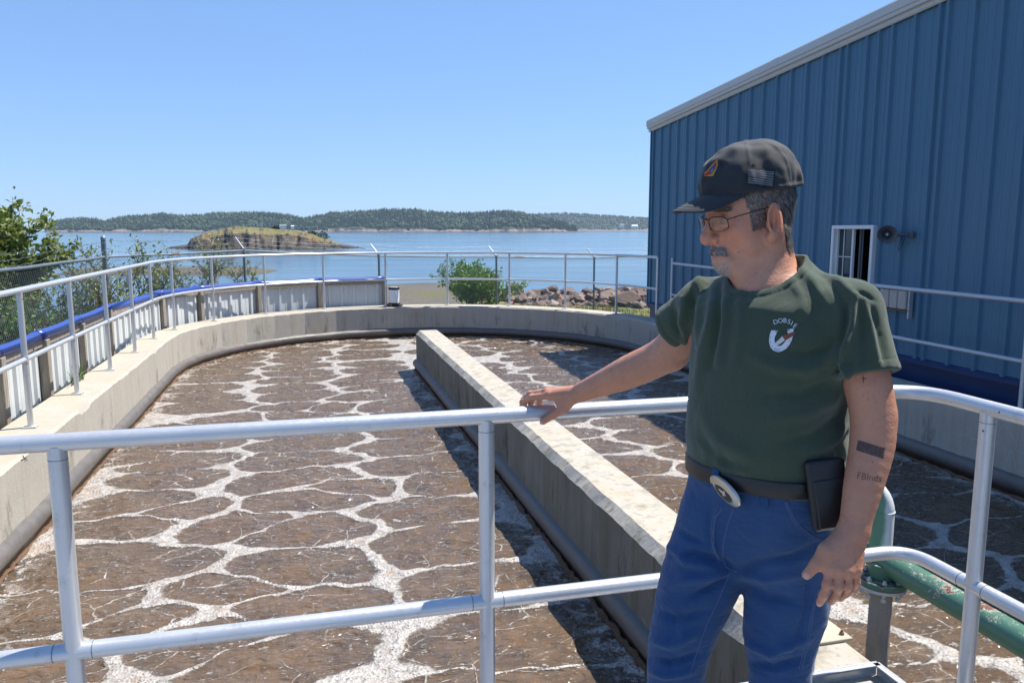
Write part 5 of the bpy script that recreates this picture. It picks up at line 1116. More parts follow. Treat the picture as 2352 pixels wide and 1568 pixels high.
# ---- clothes -------------------------------------------------------------------------------
RSl = camP(1546, 752, 2.0); LSl = camP(1986, 862, 1.592)
rdir = (RSl - SR) / np.linalg.norm(RSl - SR); ldir = (LSl - SL) / np.linalg.norm(LSl - SL)
rdir = rdir / np.linalg.norm(rdir)
NKt = np.array(hw(-.045, 0, -.10)); 
def shirtf(P):
    d = table(P, TORSO); tr = smin(cone(P, NB - Tf * .022 + np.array([0, 0, .002]), SL + np.array([0, 0, .002]), .072, .056), cone(P, NB - Tf * .015 + np.array([0, 0, -.006]), SR + np.array([0, 0, .002]), .072, .056), .03); d = smin(d, tr, .035)
    r = smax(cone(P, SR, RSl + rdir * .05, .060, .061), ((P - RSl.astype(np.float32)) @ rdir.astype(np.float32)), .004); l = smax(cone(P, SL, LSl + ldir * .05, .060, .074), ((P - LSl.astype(np.float32)) @ ldir.astype(np.float32)), .004)
    r = np.maximum(r, -cone(P, RSl - rdir * .004, RSl + rdir * .05, .048, .056)); l = np.maximum(l, -cone(P, LSl - ldir * .004, LSl + ldir * .05, .050, .066))
    d = smin(smin(d, r, .03), l, .028)
    pit = cone(P, LSl + ldir * .03 - Tl * .085, LSl - ldir * .03 - Tl * .07, .010, .002); d = smax(d, -pit, .015)      # gap under the arm
    nc = ell(P, NB + Tf * .020 + np.array([0, 0, .060]), (.084, .084, .066), NKR); d0 = d; d = np.maximum(d, -nc); bandm = np.clip((.019 - nc) / .003, 0, 1); d = smax(d0 - .0024 * bandm + .0022 * np.exp(-((nc - .0195) / .0022) ** 2), -nc, .005)
    return d
NKR = np.array(Matrix.Rotation(math.atan2(Tf[1], Tf[0]), 3, 'Z') @ Matrix.Rotation(.42, 3, 'Y'))
SV, SF = surface_net(shirtf, (.78, 1.2, 1.03), (1.32, 2.2, 1.62), .0040)
SV = relax(SV, SF, 1, .4)
W_ = 1.0
FL = [ # chest and belly creases (photo polylines)
 ([(1640, 665), (1632, 740), (1612, 820), (1600, 900)], .006, 11), ([(1668, 655), (1664, 740), (1650, 830)], .005, 10), ([(1652, 660), (1648, 750), (1632, 840)], -.006, 9), ([(1700, 665), (1702, 740), (1690, 830), (1660, 900)], .0035, 13), ([(1590, 660), (1588, 740), (1590, 800)], -.007, 9), ([(1610, 650), (1605, 720), (1600, 790)], .006, 9),
 ([(1575, 690), (1565, 740), (1575, 790)], .006, 8), ([(1548, 700), (1552, 745), (1570, 775)], -.004, 7),
 ([(1935, 770), (1900, 800), (1850, 815), (1800, 800)], -.006, 13), ([(1940, 790), (1905, 830), (1850, 850), (1790, 845), (1730, 820)], .007, 15), ([(1945, 830), (1900, 880), (1840, 905), (1770, 905)], -.006, 15), ([(1948, 860), (1910, 920), (1850, 950), (1780, 960)], .006, 16), ([(1950, 905), (1925, 960), (1870, 1000), (1800, 1015)], -.005, 14), ([(1948, 950), (1920, 1010), (1860, 1040)], .006, 13), ([(1945, 1000), (1910, 1050), (1850, 1070)], -.004, 11),
 ([(1615, 950), (1650, 1010), (1720, 1050)], .004, 16), ([(1612, 1000), (1640, 1050), (1700, 1075)], -.004, 12), ([(1620, 1030), (1660, 1070), (1720, 1085)], .004, 10), ([(1930, 1020), (1935, 1060), (1920, 1090)], -.007, 9),
 ([(1850, 600), (1900, 640), (1940, 700), (1950, 760)], -.0035, 10), ([(1835, 615), (1870, 650), (1900, 700)], .0045, 11), ([(1870, 600), (1920, 635), (1965, 680)], .004, 10), ([(1815, 640), (1840, 680), (1850, 730)], .003, 12), ([(1890, 690), (1850, 740), (1810, 760)], -.003, 14),
 ([(1965, 680), (1958, 740), (1945, 800), (1930, 860)], .009, 9), ([(1950, 690), (1940, 760), (1925, 820)], -.005, 10), ([(1985, 690), (2000, 760), (2015, 830)], .006, 9), ([(1978, 700), (1980, 770), (1985, 840)], -.005, 12), ([(2000, 700), (2022, 770), (2035, 840)], -.004, 8), ([(1938, 840), (1950, 862)], .007, 7), ([(1925, 845), (1915, 870)], -.006, 7), ([(1968, 668), (1990, 676), (2008, 690)], -.004, 5),
 ([(1625, 612), (1600, 650), (1560, 700)], .005, 9), ([(1640, 625), (1620, 660), (1590, 700)], -.005, 8)]
SV = folds(SV, SF, FL); N = vnormals(SV, SF)
SV = SV + N * (.0022 * fbm(SV * np.array([14, 14, 7]), 3, 4) + .0010 * fbm(SV * 40, 2, 6))[:, None]
# stitched hems: shallow step near each sleeve end
for c_, d_ in ((RSl, rdir), (LSl, ldir)):
    s_ = (SV - c_) @ d_; m_ = np.linalg.norm(SV - c_, axis=1) < .11; SV = SV + N * (np.where(m_ & (s_ > -.019), .0006, 0) - np.where(m_, .0012 * np.exp(-((s_ + .020) / .0028) ** 2), 0))[:, None]
g = G('green cotton jersey'); p = g.obj(); kn = g.noise(p, 900, 2, .5); n = g.noise(p, 9, 4); wv = g.wave(p, 620, 2, 1, 'Z')
c = g.mix(n, (.040, .061, .036), (.054, .080, .049)); c = g.mix(g.rng(kn, .35, .75), g.mix(.25, c, (.01, .02, .01)), g.mix(.10, c, (.3, .33, .28)))
cr1 = g.noise(g.map(p, (15, 15, 9)), 1, 4, .5, 1.0)
m_shirt = g.bsdf(c, .88, 0, g.bump(g.math('ADD', kn, wv), .35, .0008, g.bump(cr1, .40, .014)), **{'Sheen Weight': .25, 'Sheen Roughness': .5, 'Specular IOR Level': .2})
shirt = under(man, npmesh('t_shirt', SV, SF, m_shirt))
# jeans
KR, KL = camP(1553, 1560, 1.78), camP(1790, 1560, 1.69)
AR, AL = np.array([KR[0] + .045, KR[1] + .045, .09]), np.array([KL[0] + .035, KL[1] + .05, .09])
JT = [(.77, .09, .06, .0), (.81, .14, .10, .0), (.87, .172, .132, .0), (.93, .183, .146, .002), (.99, .181, .150, .008), (1.05, .176, .149, .014), (1.085, .174, .148, .016)]
def jeansf(P):
    d = table(P, JT); r = limb(P, [camP(1655, 1195, 1.80), camP(1608, 1330, 1.80), camP(1569, 1450, 1.79), KR, (KR + AR) / 2 - Tf * .012, AR], [.098, .093, .079, .071, .072, .070]); l = limb(P, [camP(1822, 1210, 1.72), camP(1808, 1370, 1.71), camP(1793, 1460, 1.70), KL, (KL + AL) / 2 - Tf * .012, AL], [.105, .094, .083, .070, .072, .070])
    d = smin(d, smin(r, l, .012), .035); return smax(np.maximum(d, P[:, 2] - 1.068), .045 - P[:, 2], .004)
JV, JF = surface_net(jeansf, (.55, 1.15, .02), (1.4, 2.0, 1.10), .0052); JV = relax(JV, JF, 1, .4)
JL = [([(1655, 1160), (1640, 1200), (1638, 1240), (1650, 1285), (1665, 1300)], .004, 6), ([(1632, 1150), (1625, 1210), (1630, 1260)], -.002, 9), ([(1690, 1310), (1660, 1290), (1600, 1270), (1545, 1275)], -.006, 12), ([(1690, 1312), (1640, 1320), (1580, 1330), (1530, 1350)], .006, 15), ([(1690, 1315), (1640, 1345), (1580, 1370)], -.006, 12), ([(1530, 1250), (1580, 1290), (1640, 1300)], .005, 13), ([(1700, 1310), (1750, 1290), (1820, 1280), (1880, 1250)], -.005, 12), ([(1705, 1320), (1760, 1330), (1830, 1320)], .005, 16), ([(1710, 1340), (1760, 1370), (1830, 1375)], -.004, 13), ([(1540, 1200), (1580, 1230), (1620, 1250)], -.004, 10),
      ([(1510, 1400), (1550, 1420), (1620, 1400)], -.005, 12), ([(1500, 1470), (1540, 1480), (1600, 1450)], .006, 13), ([(1495, 1510), (1540, 1520), (1600, 1500)], -.006, 11), ([(1493, 1540), (1530, 1552), (1590, 1540)], .005, 10), ([(1720, 1480), (1770, 1500), (1850, 1470)], .005, 13), ([(1720, 1520), (1780, 1530), (1845, 1510)], -.005, 11), ([(1860, 1300), (1850, 1400), (1825, 1500)], -.003, 9), ([(1590, 1360), (1570, 1440), (1560, 1540)], .003, 16), ([(1790, 1380), (1780, 1450), (1775, 1540)], .003, 18)]
JV = folds(JV, JF, [(a, b * 1.5, c * .8) for a, b, c in JL]); N = vnormals(JV, JF); JV = JV + N * (.0055 * fbm(JV * np.array([8, 8, 13]), 3, 14) + .0012 * fbm(JV * 34, 2, 16))[:, None]
wbm = np.where((JV[:, 2] > 1.030), .0018, 0) - .0015 * np.exp(-((JV[:, 2] - 1.029) / .003) ** 2); JV = JV + N * wbm[:, None]
jN = vnormals(JV, JF)
g = G('blue denim'); p = g.obj(); n = g.noise(p, 6, 5, .6); tw_ = g.noise(g.map(p, (60, 60, 900), rot=(.5, .5, 0)), 1.0, 2, .5); sl1 = g.noise(g.map(p, (420, 420, 14)), 1, 3, .6); fade = g.attr('fade')
c = g.mix(n, (.012, .043, .115), (.022, .069, .170)); c = g.mix(g.math('MULTIPLY', sl1, .35), c, (.045, .095, .22)); c = g.mix(g.math('MULTIPLY', g.rng(tw_, .55, .9), .20), c, (.10, .16, .28)); c = g.mix(g.math('MULTIPLY', fade, .55), c, (.13, .21, .36))
cr1 = g.noise(g.map(p, (16, 16, 34)), 1, 4, .55, .8)
m_denim = g.bsdf(c, .85, 0, g.bump(g.math('ADD', tw_, sl1), .4, .0008, g.bump(cr1, .45, .014)), **{'Sheen Weight': .15, 'Specular IOR Level': .2})
fade = np.clip(fbm(JV * 7, 3, 55) * .5 + .1, 0, 1) * .35
jeans = under(man, npmesh('jeans', JV, JF, m_denim, attrs={'fade': ('FLOAT', fade)}))
T_S = BVHTree.FromPolygons([Vector(v) for v in SV], [tuple(map(int, f)) for f in SF]); T_J = BVHTree.FromPolygons([Vector(v) for v in JV], [tuple(map(int, f)) for f in JF]); T_B = BVHTree.FromPolygons([Vector(v) for v in BV], [tuple(map(int, f)) for f in BF])
EYEV = Vector((0, 0, EYE))
def hitn(tree, x, y, F, off=.001):      # the surface point nearest to a photo point at about distance F
    q = Vector(camP(x, y, F)); r = tree.find_nearest(q); n = r[1] if r[1].dot(r[0] - EYEV) < 0 else -r[1]; return r[0] + n * off, n
def hit(tree, x, y, off=.001):
    d = Vector(ray(x, y)).normalized(); r = tree.ray_cast(EYEV, d)
    if r[0] is None: return None, None
    n = r[1] if r[1].dot(d) < 0 else -r[1]; return r[0] + n * off, n
def decal(tree, polys, name, mat, parent, off=.0012, sub=None):
    """flat print laid on cloth: polygons in photo pixels"""
    mb = MB()
    for poly in polys:
        vs = [hit(tree, x, y, off)[0] for x, y in poly]
        if all(v is not None for v in vs): mb.add(vs, [tuple(range(len(vs)))])
    ob = mb.build(name, mat, smooth=0); return under_part(parent, ob)
def under_part(part, ob):
    ob.parent = part; return ob if part.type == 'EMPTY' else ob
# parts hang at identity below the person, so world coordinates stay valid after undoing the person's offset
def text_polys(txt, size):
    cu = bpy.data.curves.new('t', 'FONT'); cu.body = txt; cu.size = size; cu.resolution_u = 2; cu.align_x = 'CENTER'; ob = bpy.data.objects.new('t', cu); COL.objects.link(ob)
    dg = bpy.context.evaluated_depsgraph_get(); me = bpy.data.meshes.new_from_object(ob.evaluated_get(dg)); bm = bmesh.new(); bm.from_mesh(me); bmesh.ops.triangulate(bm, faces=bm.faces[:]); out = [[(v.co.x, v.co.y) for v in f.verts] for f in bm.faces]; bm.free(); bpy.data.objects.remove(ob); bpy.data.meshes.remove(me); bpy.data.curves.remove(cu); return out
m_ink = simple('white shirt ink', (.62, .66, .72), .7, 0, .12, 200); m_inkb = simple('brown shirt ink', (.22, .065, .03), .7, 0, .3, 150); m_inkw = simple('pale shirt ink', (.55, .56, .55), .7, 0, .2, 200); m_inkd = simple('dark shirt ink', (.03, .05, .06), .7)
def put_text(txt, size, cx_, cy_, rot, bold=1.0):
    out = []; ca, sa = math.cos(rot), math.sin(rot)
    for poly in text_polys(txt, size): out.append([c3(cx_ + (x * bold) * ca - (-y + size * .35) * sa, cy_ + (x * bold) * sa + (-y + size * .35) * ca) for x, y in poly])
    return out
letters = []
for ch, cx_, cy_, a in (('D', 771, 416, -.22), ('O', 797, 409, -.08), ('B', 822, 408, .06), ('S', 844, 414, .26), ('I', 859, 423, .42), ('E', 876, 437, .62)): letters += put_text(ch, 36, cx_, cy_, a, 1.05)
decal(T_S, letters, 'shirt_lettering', m_ink, shirt)
hs_o = [(748, 462), (738, 490), (735, 525), (742, 553), (758, 572), (782, 581), (806, 576), (828, 562), (846, 540), (860, 512), (868, 480), (868, 452)]; hs_i = [(784, 462), (776, 478), (766, 500), (765, 522), (771, 538), (783, 547), (795, 546), (808, 539), (820, 527), (832, 510), (838, 486), (834, 456)]
decal(T_S, [[c3(*q) for q in (hs_o[i], hs_o[i + 1], hs_i[i + 1], hs_i[i])] for i in range(11)], 'horseshoe_print', m_ink, shirt)
decal(T_S, [[c3(*q) for q in p_] for p_ in ([(806, 492), (830, 484), (845, 506), (824, 518)], [(830, 484), (856, 474), (866, 492), (845, 506)], [(856, 474), (878, 468), (876, 484), (866, 492)])], 'brown_print', m_inkb, shirt, .0016)
decal(T_S, [[c3(*q) for q in p_] for p_ in ([(766, 532), (790, 512), (806, 494), (822, 516), (800, 532), (778, 545)],)], 'pale_print', m_inkw, shirt, .0015)
sm = []
for ch, cx_, cy_, a in (('R', 776, 468, .05), ('R', 842, 460, -.1)): sm += put_text(ch, 20, cx_, cy_, a)
for ch, cx_, cy_, a in (('2', 768, 564, .45), ('0', 780, 570, .15), ('1', 792, 569, -.12), ('4', 804, 563, -.4)): sm += put_text(ch, 19, cx_, cy_, a)
for q in ((745, 500), (744, 525), (752, 550), (846, 520), (855, 495), (835, 543)): sm.append([c3(q[0] + 3 * math.cos(t), q[1] + 3 * math.sin(t)) for t in np.arange(6) * 1.047])
decal(T_S, sm, 'dark_lettering', m_inkd, shirt, .0019)
def inkmat(name, a):
    g = G(name); m = g.bsdf((.05, .042, .045), .6); tr = g.n('ShaderNodeBsdfTransparent'); mx = g.n('ShaderNodeMixShader'); nn = g.noise(g.obj(), 260, 3, .6); g.put(mx.inputs[0], g.rng(nn, .25, .7, a - .22, a + .12)); g.L.new(tr.outputs[0], mx.inputs[1]); g.L.new(g.pb.outputs[0], mx.inputs[2]); g.L.new(mx.outputs[0], g.out_.inputs[0]); return m
m_tat = inkmat('tattoo ink', .62)
decal(T_B, put_text('FBInds', 54, 1283, 1262, .14, .95), 'tattoo', m_tat, body, .0007)
qb = [(1222, 1060), (1368, 1106), (1357, 1164), (1211, 1116)]; bq = lambda u, v: c3(*[(qb[0][k] * (1 - u) + qb[1][k] * u) * (1 - v) + (qb[3][k] * (1 - u) + qb[2][k] * u) * v for k in (0, 1)])
decal(T_B, [[bq(i / 12, j / 5), bq((i + 1) / 12, j / 5), bq((i + 1) / 12, (j + 1) / 5), bq(i / 12, (j + 1) / 5)] for i in range(12) for j in range(5)], 'tattoo', inkmat('faded tattoo ink', .70), body, .0008)
decal(T_B, [[c3(*q) for q in ((1247, 708), (1254, 708), (1254, 748), (1247, 748))], [c3(*q) for q in ((1238, 722), (1266, 722), (1266, 728), (1238, 728))]], 'tattoo', m_tat, body, .0006)
# belt ring cast on to the jeans
m_leather = simple('black leather', (.016, .014, .013), .38, 0, .25, 30, .25, .001, 160); m_silver = simple('worn silver', (.55, .52, .46), .32, .9, .15, 40, .3, .001); m_turq = simple('turquoise inlay', (.03, .22, .22), .4); m_brass = simple('dark inlay', (.03, .025, .02), .4); m_stitch = simple('denim stitching', (.10, .13, .20), .8)
def ring(z, off, n=120):
    out = []
    for k in range(n):
        a = 2 * math.pi * k / n; d = Vector(Tf * math.cos(a) + Tl * math.sin(a)); r = T_J.ray_cast(Vector((CX, CY, z)) + d * .5, -d); out.append(((r[0] if r[0] else Vector((CX, CY, z)) + d * .16) + d * off, d))
    R_ = [sum(((Vector(out[(k + j) % n][0]) * w) for j, w in ((-3, .1), (-2, .15), (-1, .15), (0, .2), (1, .15), (2, .15), (3, .1))), Vector()) for k in range(n)]; return [(p_, o[1]) for p_, o in zip(R_, out)]
BZ = 1.053
ro = ring(BZ, .0055); vs = []; n = len(ro)
for p_, d in ro:
    for dz, do in ((-.019, -.003), (-.0185, .0005), (-.016, .002), (.016, .002), (.0185, .0005), (.019, -.003)): vs.append(p_ + d * do + Vector((0, 0, dz)))
mb = MB().add(vs, [(i * 6 + k, ((i + 1) % n) * 6 + k, ((i + 1) % n) * 6 + k + 1, i * 6 + k + 1) for i in range(n) for k in range(5)]); belt = under(man, mb.build('belt', m_leather, smooth=60))
def plate_at(tree, x, y, off):
    p_, n_ = hit(tree, x, y, off); return p_, n_
T_Be = BVHTree.FromPolygons([v.co.copy() for v in belt.data.vertices], [tuple(f.vertices) for f in belt.data.polygons])
bp, bn = hitn(T_Be, 1664, 1122, 1.66, .010); bn = (Vector(Tf) * .92 - Vector(Tl) * .22 - Vector((0, 0, .30))).normalized()
bs = Vector((0, 0, 1)).cross(bn).normalized(); bu = bn.cross(bs); Rb = Matrix((bs, bu, bn)).transposed() @ Matrix.Rotation(-.50, 3, 'Z')
def oval(a, b, prof, c=bp, R=Rb, n=32):
    vs = [c + R @ Vector((a * s * math.cos(t), b * s * math.sin(t), h)) for s, h in prof for t in np.arange(n) * 2 * math.pi / n]; m = len(prof); return MB().add(vs, [(i * n + k, i * n + (k + 1) % n, (i + 1) * n + (k + 1) % n, (i + 1) * n + k) for i in range(m - 1) for k in range(n)] + [tuple((m - 1) * n + k for k in range(n)), tuple(range(n - 1, -1, -1))])
buckle = oval(.046, .026, [(1, -.004), (1.01, 0), (.97, .003), (.90, .0035), (.60, .006), (.3, .0072), (.05, .0075)]).build('buckle', m_silver); buckle.parent = belt
for a, b, dx, dy, m_, h in ((.029, .0155, .002, -.002, m_turq, .0050), (.0265, .0135, .002, -.002, m_brass, .0058), (.013, .0035, .0, .0, m_silver, .0068), (.004, .009, .004, .0, m_silver, .0070)):
    o = oval(a, b, [(1, h), (.97, h + .0012), (.6, h + .0022), (.05, h + .0026)], bp + Rb @ Vector((dx, dy, 0))).build('inlay', m_); o.parent = belt
for x, y, sz in ((1843, 1122, .0085),):
    cp2, cn = hitn(T_Be, x, y, 1.67, .0008); q = cn.to_track_quat('Z', 'Y').to_matrix(); o = oval(sz * 1.75, sz * 1.1, [(1, 0), (.95, .0015), (.5, .002)], cp2, q @ Matrix.Rotation(0, 3, 'Z')).build('concho', m_leather); o.parent = belt; o = oval(sz, sz, [(1, .002), (.9, .0035), (.5, .0055), (.05, .006)], cp2, q).build('concho', m_silver); o.parent = belt
# belt loops
for x in (1770, 1617):
    m0, n_ = hitn(T_Be, x, 1112, 1.66, .0035); a = m0 + Vector((0, 0, .019)); b = m0 - Vector((0, 0, .019))
    up = (a - b).normalized(); a = a + up * .008; b = b - up * .008; sd = up.cross(n_).normalized() * .0085; vs = []
    for t in np.linspace(0, 1, 7):
        c_ = b.lerp(a, t) + n_ * (.0035 * math.sin(math.pi * t) ** .5); vs += [c_ - sd - n_ * .003, c_ - sd, c_ - sd * .6 + n_ * .0009, c_ + sd * .6 + n_ * .0009, c_ + sd, c_ + sd - n_ * .003]
    o = MB().add(vs, [(i * 6 + k, i * 6 + k + 1, (i + 1) * 6 + k + 1, (i + 1) * 6 + k) for i in range(6) for k in range(5)]).build('belt_loop', m_denim); under(man, o)
# seams as raised stitched welts
m_welt = simple('faded denim welt', (.055, .095, .20), .85, 0, .35, 160, .5, .001)
def welt(pts, r, name='seam'):
    r *= 1.3
    P_ = []
    for (x0, y0), (x1, y1) in zip(pts[:-1], pts[1:]):
        for t in np.linspace(0, 1, 9)[:-1]:
            h_ = hit(T_J, x0 + (x1 - x0) * t, y0 + (y1 - y0) * t, -r * .35)[0]
            if h_ is not None: P_.append(h_)
    if len(P_) > 3: under(man, MB().tube(P_, r, 6).build(name, m_welt))
c4 = lambda x, y: (x / 2.7014 + 1458.2, y / 2.7014 + 987.8)
welt([c4(*q) for q in ((940, 440), (975, 520), (1020, 590), (1090, 650), (1170, 690))], .0022, 'pocket_seam'); welt([c4(*q) for q in ((930, 445), (963, 525), (1010, 600), (1080, 660), (1160, 700))], .0016, 'pocket_seam')
welt([c4(*q) for q in ((545, 480), (500, 540), (487, 620), (490, 720), (515, 790), (550, 810))], .0022, 'fly_seam'); welt([c4(*q) for q in ((612, 480), (570, 600), (545, 720), (545, 800), (570, 850), (640, 880))], .0018, 'fly_seam')
welt([c4(*q) for q in ((1140, 980), (1110, 1120), (1080, 1300), (1030, 1500))], .0020, 'side_seam'); welt([c4(*q) for q in ((1125, 1010), (1092, 1150), (1062, 1320), (1012, 1500))], .0015, 'side_seam'); welt([c4(*q) for q in ((590, 880), (520, 1050), (440, 1220), (370, 1420), (330, 1560))], .0014, 'inseam')
# phone holster
hp, hn = hit(T_J, 1890, 1150, .02); hc_ = Vector(camP(1902, 1134, 1.575)); m_hol = simple('black holster', (.010, .010, .011), .42, 0, .3, 30, .2, .001, 200)
vwx = (hc_ - EYEV).normalized(); hn = (-vwx * .70 + Vector(Tl) * .55 + Vector(Tf) * .2); hn.z = .12; hn.normalize(); hsd = Vector((0, 0, 1)).cross(hn).normalized(); hup = hn.cross(hsd); Rp = Matrix((hsd, hup, hn)).transposed() @ Matrix.Rotation(.15, 3, 'Z')
hol = under(man, MB().bbox(hc_, (.082, .150, .020), .009, Rp, seg=3).build('phone_holster', m_hol)); o = MB().bbox(hc_ + Rp @ Vector((.004, -.018, .0075)), (.070, .104, .012), .005, Rp, seg=3).build('holster_pocket', m_hol); o.parent = hol
o = MB().bbox(hc_ + Rp @ Vector((0, .02, -.018)), (.030, .06, .02), .003, Rp).build('belt_clip', m_hol); o.parent = hol
# boots
m_boot = simple('brown boot leather', (.09, .05, .03), .5, 0, .2, 20)
for A_, sg in ((AR, -1), (AL, 1)):
    fd = Tf * .96 + Tl * sg * .25; fd /= np.linalg.norm(fd)
    bf = lambda P: np.maximum(smin(smin(cone(P, A_ + np.array([0, 0, .05]), A_ - np.array([0, 0, .035]), .050, .050), cone(P, A_ - fd * .04 - np.array([0, 0, .045]), A_ + fd * .17 - np.array([0, 0, .055]), .042, .038), .03), cone(P, A_, A_ + fd * .13 - np.array([0, 0, .04]), .045, .036), .03), .026 - P[:, 2])
    c0 = A_; V_, F_ = surface_net(bf, (c0[0] - .30, c0[1] - .30, .0), (c0[0] + .30, c0[1] + .30, .20), .008); under(man, npmesh('boot', relax(V_, F_, 1), F_, m_boot))
# ---- cap
m_cap = None
g = G('washed black cotton'); p = g.obj(); n = g.noise(p, 18, 4); wv = g.noise(p, 700, 2, .5)
c = g.mix(n, (.012, .015, .019), (.021, .025, .030)); c = g.mix(g.rng(wv, .45, .8), c, g.mix(.06, c, (.3, .3, .3)))
m_cap = g.bsdf(c, .85, 0, g.bump(wv, .35, .0008), **{'Sheen Weight': .12, 'Sheen Roughness': .5})
def capf(P):
    q = hl(P).astype(np.float32); d = ell(q, (-.012, 0, .052), (.109, .0885, .104)); d = smin(d, ell(q, (.030, 0, .070), (.070, .070, .072)), .02); d = smin(d, ell(q, (-.035, 0, .075), (.085, .080, .078)), .02)
    d = d + .0055 * vnoise(q.astype(float) * np.array([26, 26, 18]), 4).astype(np.float32) + .0026 * vnoise(q.astype(float) * 55, 8).astype(np.float32)
    a = np.arctan2(q[:, 1], q[:, 0] + .012)
    for k in range(6): d = d - .0014 * np.exp(-((np.angle(np.exp(1j * (a - (k * math.pi / 3)))) * np.hypot(q[:, 0] + .012, q[:, 1])) / .0032) ** 2) * (q[:, 2] > .06)
    cut = np.clip(.047 + .05 * (q[:, 0] + .03), .036, .050)
    d = smax(d, (cut - q[:, 2]), .003); rim = np.sqrt(np.maximum(d + .002, -9) ** 2 + (q[:, 2] - cut - .004) ** 2) - .0042; d = smin(d, np.where(np.abs(d) < .03, rim, 9), .003)
    hole = ell(q, (-.118, 0, .040), (.03, .034, .026)); d = smax(d, -hole, .003)
    return d * HS
c0 = hw(0, 0, .08); CV, CF = surface_net(capf, c0 - .16, c0 + .16, .0030)
cap = under(man, npmesh('cap', CV, CF, m_cap)); T_C = BVHTree.FromPolygons([Vector(v) for v in CV], [tuple(map(int, f)) for f in CF])
nu, nv_ = 41, 15; vs = []
for j in range(nv_):
    v = j / (nv_ - 1)
    for i in range(nu):
        u = -1 + 2 * i / (nu - 1); ph = u * math.radians(64); rx_, ry_ = .103, .084
        x0 = -.006 + rx_ * math.cos(ph); y0 = ry_ * math.sin(ph); L = .080 * (1 - abs(u) ** 2.6) ** .55 if abs(u) < 1 else 0
        x1 = x0 + L * v; y1 = y0 * (1 - .06 * v); w_ = v * L / .080; z1 = .056 - .007 * (y1 / .08) ** 2 - .034 * (y1 / .08) ** 2 * w_ - .014 * w_ - .008 * w_ * w_; vs.append(hw(x1, y1, z1))
brim = MB().add(vs, [tuple(q) for q in grid_faces(nu, nv_)]).build('brim', m_cap); sm_ = brim.modifiers.new('thickness', 'SOLIDIFY'); sm_.thickness = .0036; sm_.offset = 0; sd_ = brim.modifiers.new('smooth', 'SUBSURF'); sd_.levels = 1; sd_.render_levels = 1
brim.parent = cap
m_thr = simple('grey cap thread', (.06, .063, .068), .8)
for v in (.25, .38, .51, .64, .77, .90):
    P_ = []
    for i in range(4, nu - 4):
        j = v * (nv_ - 1); j0 = int(j); a, b = Vector(vs[j0 * nu + i]), Vector(vs[min(nv_ - 1, j0 + 1) * nu + i]); P_.append(a.lerp(b, j - j0) + Vector(HR_ @ np.array([.1, 0, 1])) * .0019)
    o = MB().tube(P_, .0007, 4).build('brim_stitching', m_thr); o.parent = cap
o = MB().lathe([(.008, -.002), (.0085, .001), (.006, .0035), (.001, .004)], 14, hw(-.014, 0, .1525), Matrix(HR_.tolist())).build('button', m_cap); o.parent = cap
m_eye = simple('eyelet thread', (.010, .011, .012), .7)
for x, y in ((1658, 377), (1731, 379.5)):
    h_, n_ = hit(T_C, x, y, .0004)
    if h_ is not None: q = n_.to_track_quat('Z', 'Y').to_matrix(); o = MB().lathe([(.0042, 0), (.0044, .0012), (.003, .0016), (.0016, .0006)], 12, h_, q).build('eyelet', m_eye); o.parent = cap
# flag patch: border, stripes, canton with star dots
m_pg = simple('grey patch thread', (.15, .16, .18), .8, 0, .15, 300, .4, .0008); m_pb = simple('black patch thread', (.012, .012, .014), .8, 0, .2, 300, .4, .0008)
c1 = lambda x, y: ((1550 + x / 3.136) / 1.06293, (320 + y / 3.136) / 1.06293)
def bil(q, u, v): 
    a = [q[0][k] * (1 - u) + q[1][k] * u for k in (0, 1)]; b = [q[3][k] * (1 - u) + q[2][k] * u for k in (0, 1)]; return (a[0] * (1 - v) + b[0] * v, a[1] * (1 - v) + b[1] * v)
Q0 = [c1(852, 275), c1(1076, 300), c1(1062, 440), c1(846, 412)]; Q1 = [c1(868, 296), c1(1062, 316), c1(1050, 424), c1(862, 398)]
def patch(Q, nu, nv, off, fn, name, mats):
    mb = MB(); vs = []; ok = True
    for j in range(nv + 1):
        for i in range(nu + 1):
            h_ = hit(T_C, *bil(Q, i / nu, j / nv), off)[0]; vs.append(h_ if h_ is not None else Vector(hw(0, .09, .09)))
    mb.add(vs, []); 
    for j in range(nv):
        for i in range(nu):
            m = fn((i + .5) / nu, (j + .5) / nv)
            if m is not None: mb.f.append((j * (nu + 1) + i, j * (nu + 1) + i + 1, (j + 1) * (nu + 1) + i + 1, (j + 1) * (nu + 1) + i)); mb.m.append(m)
    o = mb.build(name, mats, smooth=30); o.parent = cap; return o
o = patch(Q0, 8, 6, .0018, lambda u, v: 0, 'flag_patch', m_pb); 
patch(Q1, 30, 26, .0032, lambda u, v: (0 if (int(u * 30) + int(v * 26)) % 2 else 1) if (u < .42 and v < .52) else (0 if int(v * 13) % 2 == 0 else 1), 'flag_stripes', [m_pg, m_pb])
# coloured emblem on the front
def emb(polys, col, off, nm='emblem'): 
    o = decal(T_C, [[c1(*q) for q in p_] for p_ in polys], nm, simple('emblem thread', col, .7, 0, .15, 300), cap, off); return o
emb([[(632, 220), (636, 258), (622, 300), (600, 345), (566, 348), (530, 346), (534, 322), (560, 300), (588, 262), (612, 236)]], (.50, .30, .03), .0010)
emb([[(626, 232), (628, 262), (612, 296), (590, 330), (566, 334), (548, 326), (570, 300), (596, 266), (614, 244)]], (.35, .03, .03), .0016); emb([[(612, 258), (616, 280), (600, 300), (584, 316), (574, 308), (590, 282)]], (.05, .06, .30), .0022); emb([[(604, 290), (606, 306), (594, 322), (584, 320), (590, 304)]], (.04, .25, .24), .0028); emb([[(536, 330), (556, 322), (566, 340), (552, 346), (534, 344)]], (.42, .03, .03), .0024)
